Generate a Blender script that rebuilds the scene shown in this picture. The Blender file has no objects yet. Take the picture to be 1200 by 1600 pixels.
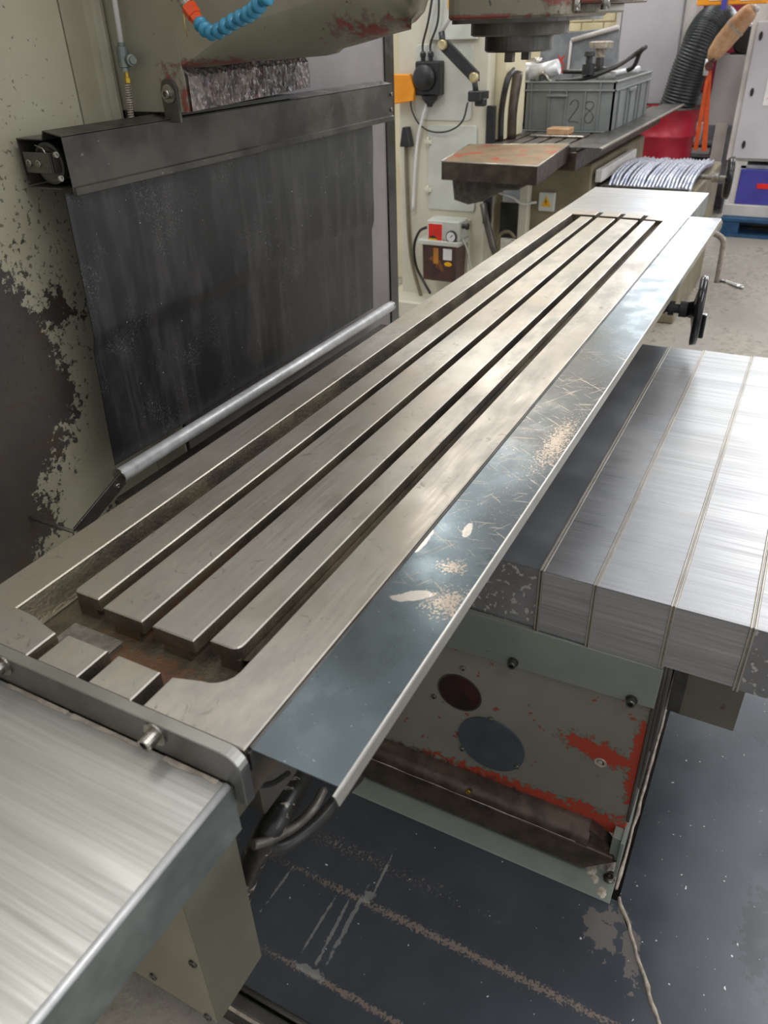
import bpy, bmesh, math, random
from mathutils import Vector, Matrix, noise
random.seed(7)
S = bpy.context.scene
COL = S.collection

# ---------------------------------------------------------------- camera
cd = bpy.data.cameras.new('camera')
cd.sensor_fit = 'VERTICAL'; cd.sensor_height = 36.0
cd.lens = 1193.41 / 1600 * 36
cd.clip_start = 0.02; cd.clip_end = 60
cd.dof.use_dof = True; cd.dof.focus_distance = 1.5; cd.dof.aperture_fstop = 7.0
cam = bpy.data.objects.new('camera', cd); COL.objects.link(cam)
cam.matrix_world = Matrix(((0.46311, 0.48778, -0.74, 0), (-0.88578, 0.22604, -0.40535, 0), (-0.03045, 0.8432, 0.53674, 1.70), (0, 0, 0, 1)))
S.camera = cam

# ---------------------------------------------------------------- light
S.view_settings.view_transform = 'Standard'; S.view_settings.look = 'None'
S.view_settings.exposure = 0.0; S.view_settings.gamma = 1.0
S.view_settings.use_curve_mapping = False
W = bpy.data.worlds.new('world'); S.world = W; W.use_nodes = True
bg = W.node_tree.nodes['Background']; bg.inputs[0].default_value = (0.95, 0.97, 1.0, 1); bg.inputs[1].default_value = 0.62

def area(name, loc, target, sx, sy, power, col=(1, 1, 1)):
    l = bpy.data.lights.new(name, 'AREA'); l.shape = 'RECTANGLE'; l.size = sx; l.size_y = sy
    l.energy = power; l.color = col
    o = bpy.data.objects.new(name, l); COL.objects.link(o); o.location = loc
    o.rotation_euler = (Vector(target) - Vector(loc)).to_track_quat('-Z', 'Y').to_euler()
    return o
# unseen area lights: assumed ceiling tubes and far daylight, plus an added side light
for k, (lx, ly) in enumerate(((0.6, -1.6), (0.6, 2.6), (4.2, -1.4), (4.2, 2.4), (8.0, -0.6), (8.0, 2.6))):
    area('assumed_ceiling_lamp', (lx, ly, 4.4), (lx, ly, 0), 2.6, 1.0, 60, (1.0, 0.985, 0.95))  # assumed rows along the hall, no fixtures built
area('assumed_daylight_far', (12.6, -0.6, 3.4), (4.0, 0.2, 1.0), 6.0, 2.6, 470, (0.92, 0.96, 1.0))  # assumed daylight at the far end, a bare area light out of view
area('added_side_light', (2.4, -6.0, 3.2), (1.8, 0.4, 0.9), 5.0, 2.2, 90, (0.93, 0.97, 1.0))  # added light from the side

# ---------------------------------------------------------------- mesh helpers
def srgb(h):
    h = h.lstrip('#'); c = [int(h[i:i+2], 16) / 255 for i in (0, 2, 4)]
    return tuple([(x / 12.92 if x <= 0.04045 else ((x + 0.055) / 1.055) ** 2.4) for x in c] + [1.0])

def bev(bm, edges, w, seg=1):
    if w > 0 and edges:
        bmesh.ops.bevel(bm, geom=list(edges), offset=w, segments=seg, profile=0.5, affect='EDGES', clamp_overlap=True)

def box(bm, x0, x1, y0, y1, z0, z1, b=0.0, seg=1, mi=0, rot=None, piv=None):
    r = bmesh.ops.create_cube(bm, size=1.0)
    vs = r['verts']
    x0, x1 = min(x0, x1), max(x0, x1); y0, y1 = min(y0, y1), max(y0, y1); z0, z1 = min(z0, z1), max(z0, z1)
    for v in vs:
        v.co = Vector(((x0 + x1) / 2 + v.co.x * (x1 - x0), (y0 + y1) / 2 + v.co.y * (y1 - y0), (z0 + z1) / 2 + v.co.z * (z1 - z0)))
    if rot is not None:
        p = Vector(piv) if piv else Vector(((x0 + x1) / 2, (y0 + y1) / 2, (z0 + z1) / 2))
        bmesh.ops.rotate(bm, verts=vs, cent=p, matrix=rot)
    fs = set(f for v in vs for f in v.link_faces)
    for f in fs: f.material_index = mi
    bev(bm, set(e for v in vs for e in v.link_edges), b, seg)

def prism(bm, pts, a0, a1, ax='z', b=0.0, mi=0, side=None, topb=0.0, seg=1):
    """polygon pts extruded between a0 and a1 along ax. z: (x,y); y: (x,z); x: (y,z)"""
    def P(p, a):
        return {'z': (p[0], p[1], a), 'y': (p[0], a, p[1]), 'x': (a, p[0], p[1])}[ax]
    lo = [bm.verts.new(P(p, a0)) for p in pts]; hi = [bm.verts.new(P(p, a1)) for p in pts]
    n = len(pts); fs = []
    f0 = bm.faces.new(lo); f1 = bm.faces.new(hi); fs += [f0, f1]
    for i in range(n):
        f = bm.faces.new((lo[i], lo[(i+1) % n], hi[(i+1) % n], hi[i])); fs.append(f)
        f.material_index = mi if side is None else side
    f0.material_index = f1.material_index = mi
    bmesh.ops.recalc_face_normals(bm, faces=fs)
    if topb > 0: bev(bm, list(f1.edges), topb, seg)
    elif b > 0: bev(bm, list(f1.edges) + list(f0.edges), b, seg)

def frame_of(d):
    d = d.normalized(); u = d.cross(Vector((0, 0, 1)))
    if u.length < 1e-3: u = d.cross(Vector((0, 1, 0)))
    u.normalize(); return u, d.cross(u).normalized()

def smooth_path(pts, k=6):
    pts = [Vector(p) for p in pts]
    if len(pts) < 3: return pts
    q = [2 * pts[0] - pts[1]] + pts + [2 * pts[-1] - pts[-2]]; out = []
    for i in range(1, len(q) - 2):
        for j in range(k):
            t = j / k; a, b_, c, d = q[i-1], q[i], q[i+1], q[i+2]
            out.append(0.5 * (2*b_ + (c-a)*t + (2*a-5*b_+4*c-d)*t*t + (-a+3*b_-3*c+d)*t**3))
    out.append(pts[-1]); return out

def tube(bm, pts, r, seg=12, sm=0, mi=0):
    if sm: 
        pts = smooth_path(pts, sm)
    pts = [Vector(p) for p in pts]; n = len(pts); rings = []
    u0 = None
    for i, p in enumerate(pts):
        d = (pts[min(i+1, n-1)] - pts[max(i-1, 0)]).normalized()
        if u0 is None: u0, _ = frame_of(d)
        u = (u0 - d * u0.dot(d)).normalized(); v = d.cross(u); u0 = u
        rr = r(i / (n - 1)) if callable(r) else (r[i] if isinstance(r, (list, tuple)) else r)
        rings.append([bm.verts.new(p + rr * (math.cos(t) * u + math.sin(t) * v)) for t in [2*math.pi*k/seg for k in range(seg)]])
    for a, b_ in zip(rings, rings[1:]):
        for k in range(seg):
            f = bm.faces.new((a[k], a[(k+1) % seg], b_[(k+1) % seg], b_[k])); f.smooth = True; f.material_index = mi
    for ring in (rings[0][::-1], rings[-1]):
        f = bm.faces.new(ring); f.material_index = mi

def lathe(bm, o, d, prof, seg=24, mi=0, smooth=False):
    """prof: (distance along d, radius) pairs; ends capped"""
    o = Vector(o); d = Vector(d).normalized(); u, v = frame_of(d); rings = []
    for t, r in prof:
        rings.append([bm.verts.new(o + d*t + max(r, 1e-5) * (math.cos(a)*u + math.sin(a)*v)) for a in [2*math.pi*k/seg for k in range(seg)]])
    fs = []
    for a, b_ in zip(rings, rings[1:]):
        for k in range(seg):
            f = bm.faces.new((a[k], a[(k+1) % seg], b_[(k+1) % seg], b_[k])); f.smooth = smooth; f.material_index = mi; fs.append(f)
    fs.append(bm.faces.new(rings[0][::-1])); fs.append(bm.faces.new(rings[-1]))
    for f in fs[-2:]: f.material_index = mi
    bmesh.ops.recalc_face_normals(bm, faces=fs)

def quadsheet(bm, a, b_, c, d, th=0.001, mi=0):
    """flat plate through four corners with a thickness"""
    a, b_, c, d = map(Vector, (a, b_, c, d)); n = (b_ - a).cross(d - a).normalized() * th
    lo = [bm.verts.new(p) for p in (a, b_, c, d)]; hi = [bm.verts.new(p + n) for p in (a, b_, c, d)]
    fs = [bm.faces.new(lo[::-1]), bm.faces.new(hi)]
    for i in range(4): fs.append(bm.faces.new((lo[i], lo[(i+1) % 4], hi[(i+1) % 4], hi[i])))
    for f in fs: f.material_index = mi
    bmesh.ops.recalc_face_normals(bm, faces=fs)

def grid(bm, a, b_, c, d, nu, nv, fn=None, mi=0, smooth=True):
    a, b_, c, d = map(Vector, (a, b_, c, d)); V = []
    for i in range(nu + 1):
        row = []
        for j in range(nv + 1):
            u, v = i / nu, j / nv
            p = a.lerp(b_, u).lerp(d.lerp(c, u), v)
            if fn: p = fn(p, u, v)
            row.append(bm.verts.new(p))
        V.append(row)
    for i in range(nu):
        for j in range(nv):
            f = bm.faces.new((V[i][j], V[i+1][j], V[i+1][j+1], V[i][j+1])); f.smooth = smooth; f.material_index = mi

def NB(): return bmesh.new()
def bolt_head(bm, o, d, r=0.008, h=0.008, washer=0.0):
    o = Vector(o); d = Vector(d).normalized()
    t0 = 0
    if washer: lathe(bm, o, d, [(0, washer), (0.0025, washer)], 20); t0 = 0.0025
    lathe(bm, o, d, [(t0, r), (t0 + h*0.85, r), (t0 + h, r*0.9), (t0 + h, r*0.55), (t0 + h*0.45, r*0.5)], 16)

def origin(o):
    p = Vector((0, 0, 0))
    while o is not None: p += o.location; o = o.parent
    return p

def obj(name, bm, m, parent=None, label=None):
    me = bpy.data.meshes.new(name)
    if parent is not None: bmesh.ops.translate(bm, verts=bm.verts, vec=-origin(parent))
    bm.to_mesh(me); bm.free()
    for mm in (m if isinstance(m, (list, tuple)) else [m]): me.materials.append(mm)
    o = bpy.data.objects.new(name, me); COL.objects.link(o)
    if parent is not None: o.parent = parent
    if label: o['label'] = label
    return o

def thing(name, label, cat, loc, group=None):
    o = bpy.data.objects.new(name, None); COL.objects.link(o); o.location = loc
    o.empty_display_size = 0.05
    o['label'] = label; o['category'] = cat
    if group: o['group'] = group
    return o

def tag(o, label, cat, group=None):
    o['label'] = label; o['category'] = cat
    if group: o['group'] = group
    return o

def struct(name, bm, m, parent=None):
    o = obj(name, bm, m, parent)
    if parent is None: o['kind'] = 'structure'
    return o

def B(name, m, parent, *a, **k):
    bm = NB(); box(bm, *a, **k); return obj(name, bm, m, parent)

def text_mesh(name, body, size, mat, parent, loc, xdir=(0, -1, 0), up=(0, 0, 1), ext=0.0006, shear=0.0, label=None):
    cu = bpy.data.curves.new(name, 'FONT'); cu.body = body; cu.size = size; cu.extrude = ext; cu.shear = shear
    t = bpy.data.objects.new(name, cu); COL.objects.link(t)
    me = bpy.data.meshes.new_from_object(t.evaluated_get(bpy.context.evaluated_depsgraph_get()))
    bpy.data.objects.remove(t)
    x = Vector(xdir).normalized(); y = Vector(up).normalized(); z = x.cross(y)
    M = Matrix((x, y, z)).transposed().to_4x4(); M.translation = Vector(loc) - (origin(parent) if parent else Vector())
    me.transform(M); me.materials.clear(); me.materials.append(mat)
    o = bpy.data.objects.new(name, me); COL.objects.link(o)
    if parent: o.parent = parent
    if label: o['label'] = label
    return o

# ---------------------------------------------------------------- materials
class NT:
    def __init__(s, name):
        s.m = bpy.data.materials.new(name); s.m.use_nodes = True; s.t = s.m.node_tree; s.n = s.t.nodes
        s.b = s.n['Principled BSDF']; g = s.n.new('ShaderNodeNewGeometry'); s.pos = g.outputs['Position']; s.geo = g
    def link(s, a, b): s.t.links.new(a, b)
    def put(s, sock, v):
        if hasattr(v, 'is_output') or isinstance(v, bpy.types.NodeSocket): s.link(v, sock)
        else: sock.default_value = v
    def math(s, op, a, b=0.0, c=0.0, clamp=False):
        n = s.n.new('ShaderNodeMath'); n.operation = op; n.use_clamp = clamp
        s.put(n.inputs[0], a); s.put(n.inputs[1], b); s.put(n.inputs[2], c); return n.outputs[0]
    def noise(s, scale=5, stretch=(1, 1, 1), detail=4, rough=0.55, off=(0, 0, 0), dist=0.0):
        mp = s.n.new('ShaderNodeMapping'); s.link(s.pos, mp.inputs[0]); mp.inputs['Scale'].default_value = stretch; mp.inputs['Location'].default_value = off
        n = s.n.new('ShaderNodeTexNoise'); s.link(mp.outputs[0], n.inputs['Vector']); n.inputs['Scale'].default_value = scale
        n.inputs['Detail'].default_value = detail; n.inputs['Roughness'].default_value = rough; n.inputs['Distortion'].default_value = dist
        return n.outputs[0]
    def ramp(s, v, lo, hi):
        n = s.n.new('ShaderNodeMapRange'); s.put(n.inputs[0], v); n.inputs[1].default_value = lo; n.inputs[2].default_value = hi
        n.interpolation_type = 'SMOOTHSTEP'; return n.outputs[0]
    def lin(s, v, lo, hi, a, b):
        n = s.n.new('ShaderNodeMapRange'); s.put(n.inputs[0], v)
        for i, x in enumerate((lo, hi, a, b)): n.inputs[i+1].default_value = x
        return n.outputs[0]
    def mix(s, f, a, b):
        n = s.n.new('ShaderNodeMix'); n.data_type = 'RGBA'; s.put(n.inputs[0], f)
        s.put(n.inputs[6], a); s.put(n.inputs[7], b); return n.outputs[2]
    def blob(s, c, r, ang=0.0):
        """1 at the centre falling to 0 at the ellipsoid surface; ang turns it about z"""
        mp = s.n.new('ShaderNodeMapping'); mp.vector_type = 'TEXTURE'; s.link(s.pos, mp.inputs[0])
        mp.inputs['Location'].default_value = c; mp.inputs['Rotation'].default_value = (0, 0, ang) if not isinstance(ang, tuple) else ang
        mp.inputs['Scale'].default_value = r
        n = s.n.new('ShaderNodeVectorMath'); n.operation = 'LENGTH'; s.link(mp.outputs[0], n.inputs[0])
        return s.math('SUBTRACT', 1.0, n.outputs['Value'])
    def maxs(s, vals):
        r = vals[0]
        for v in vals[1:]: r = s.math('MAXIMUM', r, v)
        return r
    def bump(s, h, strength=0.3, dist=0.002):
        n = s.n.new('ShaderNodeBump'); s.put(n.inputs['Height'], h); n.inputs['Strength'].default_value = strength; n.inputs['Distance'].default_value = dist
        s.link(n.outputs[0], s.b.inputs['Normal'])
    def done(s, col=None, rough=None, metal=None, spec=None):
        if col is not None: s.put(s.b.inputs['Base Color'], col)
        if rough is not None: s.put(s.b.inputs['Roughness'], rough)
        if metal is not None: s.put(s.b.inputs['Metallic'], metal)
        if spec is not None: s.put(s.b.inputs['Specular IOR Level'], spec)
        return s.m

def M(name, c1, c2=None, scale=8, rough=0.5, metal=0.0, bump=0.0, bscale=60, stretch=(1, 1, 1), rv=0.08, spots=None, sscale=40, sth=0.62, lo=0.35, hi=0.65, spec=None):
    t = NT(name); c1 = srgb(c1); c2 = srgb(c2) if c2 else tuple(x * 0.8 for x in c1[:3]) + (1,)
    n = t.noise(scale, stretch); col = t.mix(t.ramp(n, lo, hi), c1, c2)
    if spots: col = t.mix(t.ramp(t.noise(sscale, detail=3, off=(3, 1, 7)), sth, sth + 0.05), col, srgb(spots))
    r = t.lin(t.noise(scale * 3, stretch, off=(5, 5, 5)), 0.3, 0.7, max(rough - rv, 0.02), min(rough + rv, 1))
    if bump: t.bump(t.noise(bscale, stretch, detail=5), bump, 0.002)
    return t.done(col, r, metal, spec)

def brushed(name, c1, c2, along, rough=0.32, metal=0.9, bump=0.12, blotch=0.4, cols=None, fine=260):
    """metal sheet with fine streaks running along axis 'along'"""
    t = NT(name); st = [1, 1, 1]; st['xyz'.index(along)] = 0.02
    f = t.noise(fine, tuple(st), 3, 0.7); g = t.noise(fine * 0.25, tuple(st), 3, 0.6, off=(2, 3, 4)); bl = t.noise(3.5, (1, 1, 1), 4, off=(9, 2, 1))
    v = t.math('ADD', t.math('MULTIPLY', f, 0.55), t.math('MULTIPLY', g, 0.45))
    col = t.mix(t.ramp(v, 0.36, 0.64), srgb(c1), srgb(c2))
    if cols: col = t.mix(t.math('MULTIPLY', t.ramp(bl, 0.45, 0.7), blotch), col, srgb(cols))
    r = t.math('ADD', t.lin(v, 0.35, 0.65, rough - 0.07, rough + 0.1), t.lin(bl, 0.3, 0.7, -0.05, 0.06))
    t.bump(v, bump, 0.001)
    return t.done(col, r, metal)

def mat_table():
    t = NT('machined_cast_iron')
    a = t.noise(3.0, (1, 1, 1), 5, 0.6); b_ = t.noise(14, (0.5, 1, 1), 5, 0.65, off=(4, 4, 4)); c = t.noise(180, (0.05, 1, 1), 3, off=(1, 7, 3))
    d = t.noise(40, (1, 1, 1), 3, 0.7, off=(8, 7, 3), dist=1.5)
    col = t.mix(t.ramp(a, 0.35, 0.65), srgb('#c6bfb5'), srgb('#afa598'))
    col = t.mix(t.math('MULTIPLY', t.ramp(b_, 0.42, 0.66), 0.75), col, srgb('#a5a19a'))
    col = t.mix(t.math('MULTIPLY', t.ramp(t.noise(5, (0.4, 1, 1), 4, off=(1.5, 6, 2)), 0.6, 0.75), 0.45), col, srgb('#ab8c6c'))
    col = t.mix(t.math('MULTIPLY', t.ramp(d, 0.62, 0.7), 0.5), col, srgb('#756e66'))
    r = t.math('ADD', t.lin(b_, 0.3, 0.7, 0.28, 0.5), t.lin(c, 0.3, 0.7, -0.04, 0.05))
    t.bump(t.math('ADD', c, t.math('MULTIPLY', d, 0.6)), 0.08, 0.001)
    return t.done(col, r, 0.75)

def mat_gutter():
    t = NT('oily_rusty_iron')
    a = t.noise(9, (1, 1, 1), 5, 0.6); b_ = t.noise(200, (1, 1, 1), 3, 0.6); 
    rust = t.maxs([t.blob((0.452, 0.56, 1.06), (0.03, 0.13, 0.03)), t.math('MULTIPLY', t.blob((0.62, 0.62, 1.07), (0.2, 0.07, 0.03)), 0.7)])
    rust = t.ramp(t.math('ADD', rust, t.math('ADD', t.lin(a, 0.3, 0.7, -0.4, 0.4), t.lin(t.noise(90, detail=5, off=(1,1,6)), 0.3, 0.7, -0.4, 0.4))), 0.1, 0.7)
    col = t.mix(t.ramp(a, 0.35, 0.65), srgb('#4c453c'), srgb('#736957'))
    col = t.mix(t.math('MULTIPLY', rust, 0.75), col, srgb('#7c563c'))
    t.bump(b_, 0.6, 0.002)
    return t.done(col, t.lin(b_, 0.3, 0.7, 0.3, 0.55), 0.55)

def mat_guard():
    t = NT('scratched_dark_sheet')
    a = t.noise(2.2, (1, 2, 1), 4, 0.5)
    col = t.mix(t.ramp(a, 0.35, 0.65), srgb('#6f7b80'), srgb('#5b6266'))
    brown = t.ramp(t.math('ADD', t.blob((1.35, 0.32, 1.1), (0.5, 0.2, 0.3)), t.lin(t.noise(6), 0.3, 0.7, -0.3, 0.3)), 0.2, 0.7)
    col = t.mix(t.math('MULTIPLY', brown, 0.55), col, srgb('#5f5850'))
    zone = t.ramp(t.math('ADD', t.blob((1.15, 0.32, 1.1), (0.55, 0.3, 0.3)), t.lin(t.noise(11), 0.3, 0.7, -0.35, 0.35)), 0.0, 0.6)
    def scr(ang, off):
        mp = t.n.new('ShaderNodeMapping'); t.link(t.pos, mp.inputs[0]); mp.inputs['Rotation'].default_value = (0, 0, ang); mp.inputs['Location'].default_value = off
        m2 = t.n.new('ShaderNodeMapping'); t.link(mp.outputs[0], m2.inputs[0]); m2.inputs['Scale'].default_value = (0.06, 1, 1)
        n = t.n.new('ShaderNodeTexNoise'); t.link(m2.outputs[0], n.inputs[0]); n.inputs['Scale'].default_value = 260; n.inputs['Detail'].default_value = 2
        return t.ramp(n.outputs[0], 0.66, 0.70)
    s = t.maxs([scr(0.5, (0, 0, 0)), scr(2.2, (3, 1, 2)), scr(1.3, (1, 5, 2)), t.ramp(t.noise(420, detail=2), 0.68, 0.72)])
    s = t.math('MULTIPLY', t.math('MULTIPLY', s, zone), 0.65)
    col = t.mix(s, col, srgb('#cdbfae'))
    dots = t.math('MULTIPLY', t.ramp(t.noise(150, detail=1, off=(3, 3, 9)), 0.75, 0.78), 0.7)
    col = t.mix(dots, col, srgb('#c9c9c4'))
    # bare patches with a shape of their own
    px = t.noise(60, detail=3, off=(2, 2, 2))
    patches = t.maxs([t.blob((0.7899, 0.3716, 1.095), (0.034, 0.006, 0.05), 0.0), t.blob((0.8418, 0.328, 1.095), (0.022, 0.007, 0.05), 0.15),
                      t.blob((0.6726, 0.3362, 1.095), (0.010, 0.026, 0.05), 0.6), t.math('MULTIPLY', t.blob((0.6848, 0.3224, 1.095), (0.008, 0.02, 0.05), 0.3), 0.8)])
    pm = t.ramp(t.math('ADD', patches, t.lin(px, 0.3, 0.7, -0.2, 0.2)), 0.08, 0.2)
    col = t.mix(t.math('MULTIPLY', pm, 0.9), col, srgb('#d6cdc4'))
    scuff = t.maxs([t.blob((0.684, 0.2888, 1.095), (0.03, 0.03, 0.05)), t.blob((0.7532, 0.3134, 1.095), (0.014, 0.02, 0.05)), t.blob((1.1554, 0.2932, 1.095), (0.10, 0.022, 0.05))])
    sm = t.ramp(t.math('ADD', scuff, t.lin(t.noise(300, detail=3), 0.3, 0.7, -1.2, 0.7)), 0.0, 0.25)
    col = t.mix(t.math('MULTIPLY', sm, 0.8), col, srgb('#cbb9a6'))
    t.bump(t.noise(90, detail=4), 0.05, 0.001)
    return t.done(col, t.math('ADD', t.lin(t.noise(18, (1, 1, 1), 5, off=(7, 1, 1)), 0.3, 0.7, 0.2, 0.36), t.math('MULTIPLY', s, 0.15)), 0.85)

def mat_worn_panel():
    t = NT('worn_olive_paint')
    sx = t.n.new('ShaderNodeSeparateXYZ'); t.link(t.pos, sx.inputs[0]); x, z = sx.outputs[0], sx.outputs[2]
    a = t.noise(3); f = t.noise(60, detail=5, rough=0.7)
    col = t.mix(t.ramp(a, 0.3, 0.7), srgb('#a5a18c'), srgb('#98937d'))
    big = t.maxs([t.blob((0.82, 1.33, 1.12), (0.24, 0.4, 0.30)), t.blob((0.70, 1.33, 0.88), (0.24, 0.4, 0.22)), t.blob((0.9, 1.33, 0.56), (0.9, 0.4, 0.17)), t.blob((0.45, 1.33, 1.1), (0.45, 0.4, 0.36)),
                  t.math('MULTIPLY', t.blob((1.06, 1.33, 1.22), (0.07, 0.4, 0.05)), 0.35)])
    n = t.math('ADD', t.lin(t.noise(14, detail=3), 0.3, 0.7, -0.16, 0.16), t.lin(f, 0.3, 0.7, -0.22, 0.22))
    m = t.ramp(t.math('ADD', big, n), 0.02, 0.06)
    dark = t.mix(t.ramp(t.noise(8, off=(1, 2, 3)), 0.35, 0.65), srgb('#57514a'), srgb('#4c4844'))
    dark = t.mix(t.math('MULTIPLY', t.ramp(t.noise(9, (1, 1, 2), off=(5, 2, 3)), 0.55, 0.7), 0.7), dark, srgb('#5a4630'))
    col = t.mix(m, col, dark)
    chips = t.ramp(t.math('ADD', t.blob((1.0, 1.33, 1.3), (0.5, 0.5, 0.6)), t.lin(t.noise(90, detail=3, off=(4, 9, 1)), 0.5, 0.75, -1.5, 0.22)), 0.02, 0.08)
    col = t.mix(t.math('MULTIPLY', chips, 0.7), col, srgb('#47423a'))
    t.bump(m, 0.25, -0.001)
    return t.done(col, t.lin(m, 0, 1, 0.42, 0.5), t.math('MULTIPLY', m, 0.3))

def mat_casting():
    t = NT('worn_grey_red_casting')
    a = t.noise(3); f = t.noise(45, (1, 1, 1), 5, 0.7, dist=0.6)
    col = t.mix(t.ramp(a, 0.3, 0.7), srgb('#8b887c'), srgb('#7b786c'))
    c1 = (1.09, 0.1303, 0.4678); c2 = (1.09, 0.2937, 0.1949); c3 = (1.09, 0.1116, 0.2552); c4 = (1.09, 0.0569, 0.4786); c5 = (1.09, 0.4846, 0.1921)
    red = t.maxs([t.blob(c1, (0.05, 0.075, 0.03), (0.15, 0, 0)), t.blob(c2, (0.1, 0.24, 0.04), (0.06, 0, 0)), t.blob(c3, (0.1, 0.12, 0.045), (0, 0, 0)),
                  t.blob(c4, (0.1, 0.015, 0.16), (0, 0, 0)), t.blob(c5, (0.1, 0.16, 0.03), (0, 0, 0)), t.blob((1.09, 0.25, 0.262), (0.1, 0.28, 0.03))])
    nn = t.math('ADD', t.lin(f, 0.3, 0.7, -0.6, 0.6), t.lin(t.noise(140, (1, 1, 1), 3, off=(2, 2, 5)), 0.3, 0.7, -0.2, 0.2))
    m = t.ramp(t.math('ADD', red, nn), 0.10, 0.16); mo = t.ramp(t.math('ADD', red, nn), -0.10, -0.04)
    col = t.mix(mo, col, srgb('#6b7060')); col = t.mix(m, col, srgb('#a8402c'))
    chips = t.ramp(t.noise(38, (1, 1, 1), 2, off=(4, 2, 8)), 0.69, 0.71)
    col = t.mix(t.math('MULTIPLY', chips, 0.9), col, srgb('#8d4032'))
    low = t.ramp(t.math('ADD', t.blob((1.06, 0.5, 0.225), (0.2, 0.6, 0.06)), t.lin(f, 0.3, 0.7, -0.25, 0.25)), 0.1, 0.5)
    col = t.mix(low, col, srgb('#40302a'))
    t.bump(t.noise(50, detail=4), 0.12, 0.002)
    return t.done(col, 0.45, 0.15)

def mat_pan():
    t = NT('oily_blue_grey_tray')
    a = t.noise(4); sp = t.noise(190, detail=4, rough=0.7); 
    col = t.mix(t.ramp(a, 0.3, 0.7), srgb('#4b4f55'), srgb('#3f4349'))
    w = t.lin(t.noise(7, detail=2, off=(3, 3, 3)), 0.3, 0.7, -0.25, 0.25)
    lines = t.maxs([t.blob((0.780, 0.28, 0.13), (0.011, 0.55, 0.1)), t.blob((0.602, 0.45, 0.13), (0.008, 0.3, 0.1)), t.math('MULTIPLY', t.blob((0.87, 0.6, 0.13), (0.012, 0.2, 0.1)), 0.3)])
    lm = t.ramp(t.math('ADD', lines, t.lin(sp, 0.35, 0.65, -0.8, 0.6)), 0.2, 0.45)
    col = t.mix(t.math('MULTIPLY', lm, 0.55), col, srgb('#94806f'))
    # dried coolant dribbles
    dr = t.maxs([t.blob((0.7267, 0.5166, 0.13), (0.115, 0.006, 0.1), 0.02), t.blob((0.6945, 0.5362, 0.13), (0.12, 0.005, 0.1), 0.05), t.blob((0.6997, 0.5704, 0.13), (0.09, 0.004, 0.1), -0.02), t.blob((0.7251, 0.6922, 0.13), (0.07, 0.004, 0.1), -0.05),
                 t.blob((0.6067, 0.5338, 0.13), (0.012, 0.05, 0.1)), t.blob((0.7933, 0.5074, 0.13), (0.02, 0.016, 0.1)), t.blob((0.8481, 0.5021, 0.13), (0.07, 0.004, 0.1), 0.05)])
    dm = t.ramp(t.math('ADD', dr, t.lin(t.noise(70, detail=4, off=(2, 7, 7)), 0.3, 0.7, -0.4, 0.4)), 0.15, 0.45)
    col = t.mix(t.math('MULTIPLY', dm, 0.6), col, srgb('#9d9d99'))
    pale = t.maxs([t.blob((1.05, 0.1073, 0.13), (0.02, 0.06, 0.1), 0.0), t.blob((0.9445, 0.0525, 0.13), (0.06, 0.04, 0.1), 0.6), t.blob((0.9348, -0.0141, 0.13), (0.1, 0.02, 0.1), 0.35), t.blob((0.9798, 0.0416, 0.13), (0.03, 0.04, 0.1), 0.6)])
    pm = t.ramp(t.math('ADD', pale, t.lin(t.noise(45, detail=5, off=(6, 7, 7)), 0.3, 0.7, -0.75, 0.55)), 0.15, 0.22)
    col = t.mix(t.math('MULTIPLY', pm, 0.5), col, srgb('#8e857e'))
    dots = t.ramp(t.noise(95, detail=1, off=(1, 3, 9)), 0.765, 0.79)
    col = t.mix(dots, col, srgb('#c9ccce'))
    worn = t.ramp(t.math('ADD', t.blob((1.0921, -0.2417, 0.13), (0.14, 0.05, 0.1), 0.0), t.lin(t.noise(60, detail=4, off=(6, 1, 7)), 0.3, 0.7, -0.6, 0.4)), 0.15, 0.3)
    col = t.mix(t.math('MULTIPLY', worn, 0.4), col, srgb('#2f3033'))
    t.bump(t.noise(30, detail=4), 0.05, 0.001)
    return t.done(col, t.math('ADD', t.lin(t.noise(6, detail=5, off=(8, 8, 2)), 0.3, 0.7, 0.24, 0.42), t.math('MULTIPLY', lm, 0.3)), 0.35)

def mat_curtain():
    t = NT('dusty_black_rubber')
    a = t.noise(5, (2.2, 1, 0.7), 5, 0.6); st = t.noise(30, (1.5, 1, 0.05), 4, off=(3, 3, 3))
    col = t.mix(t.ramp(a, 0.42, 0.72), srgb('#1c1b1c'), srgb('#3c3a39'))
    col = t.mix(t.math('MULTIPLY', t.ramp(st, 0.5, 0.72), 0.22), col, srgb('#5c5956'))
    d1 = t.ramp(t.noise(130, detail=1, off=(1, 3, 9)), 0.79, 0.81)
    d2 = t.math('MULTIPLY', t.ramp(t.noise(300, detail=3, off=(2, 3, 9)), 0.56, 0.66), t.ramp(t.noise(9, detail=2, off=(2, 9, 9)), 0.5, 0.62))
    col = t.mix(t.maxs([t.math('MULTIPLY', d1, 0.8), t.math('MULTIPLY', d2, 0.16)]), col, srgb('#b5b2ae'))
    return t.done(col, t.lin(a, 0.3, 0.7, 0.34, 0.5), 0.0)

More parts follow.
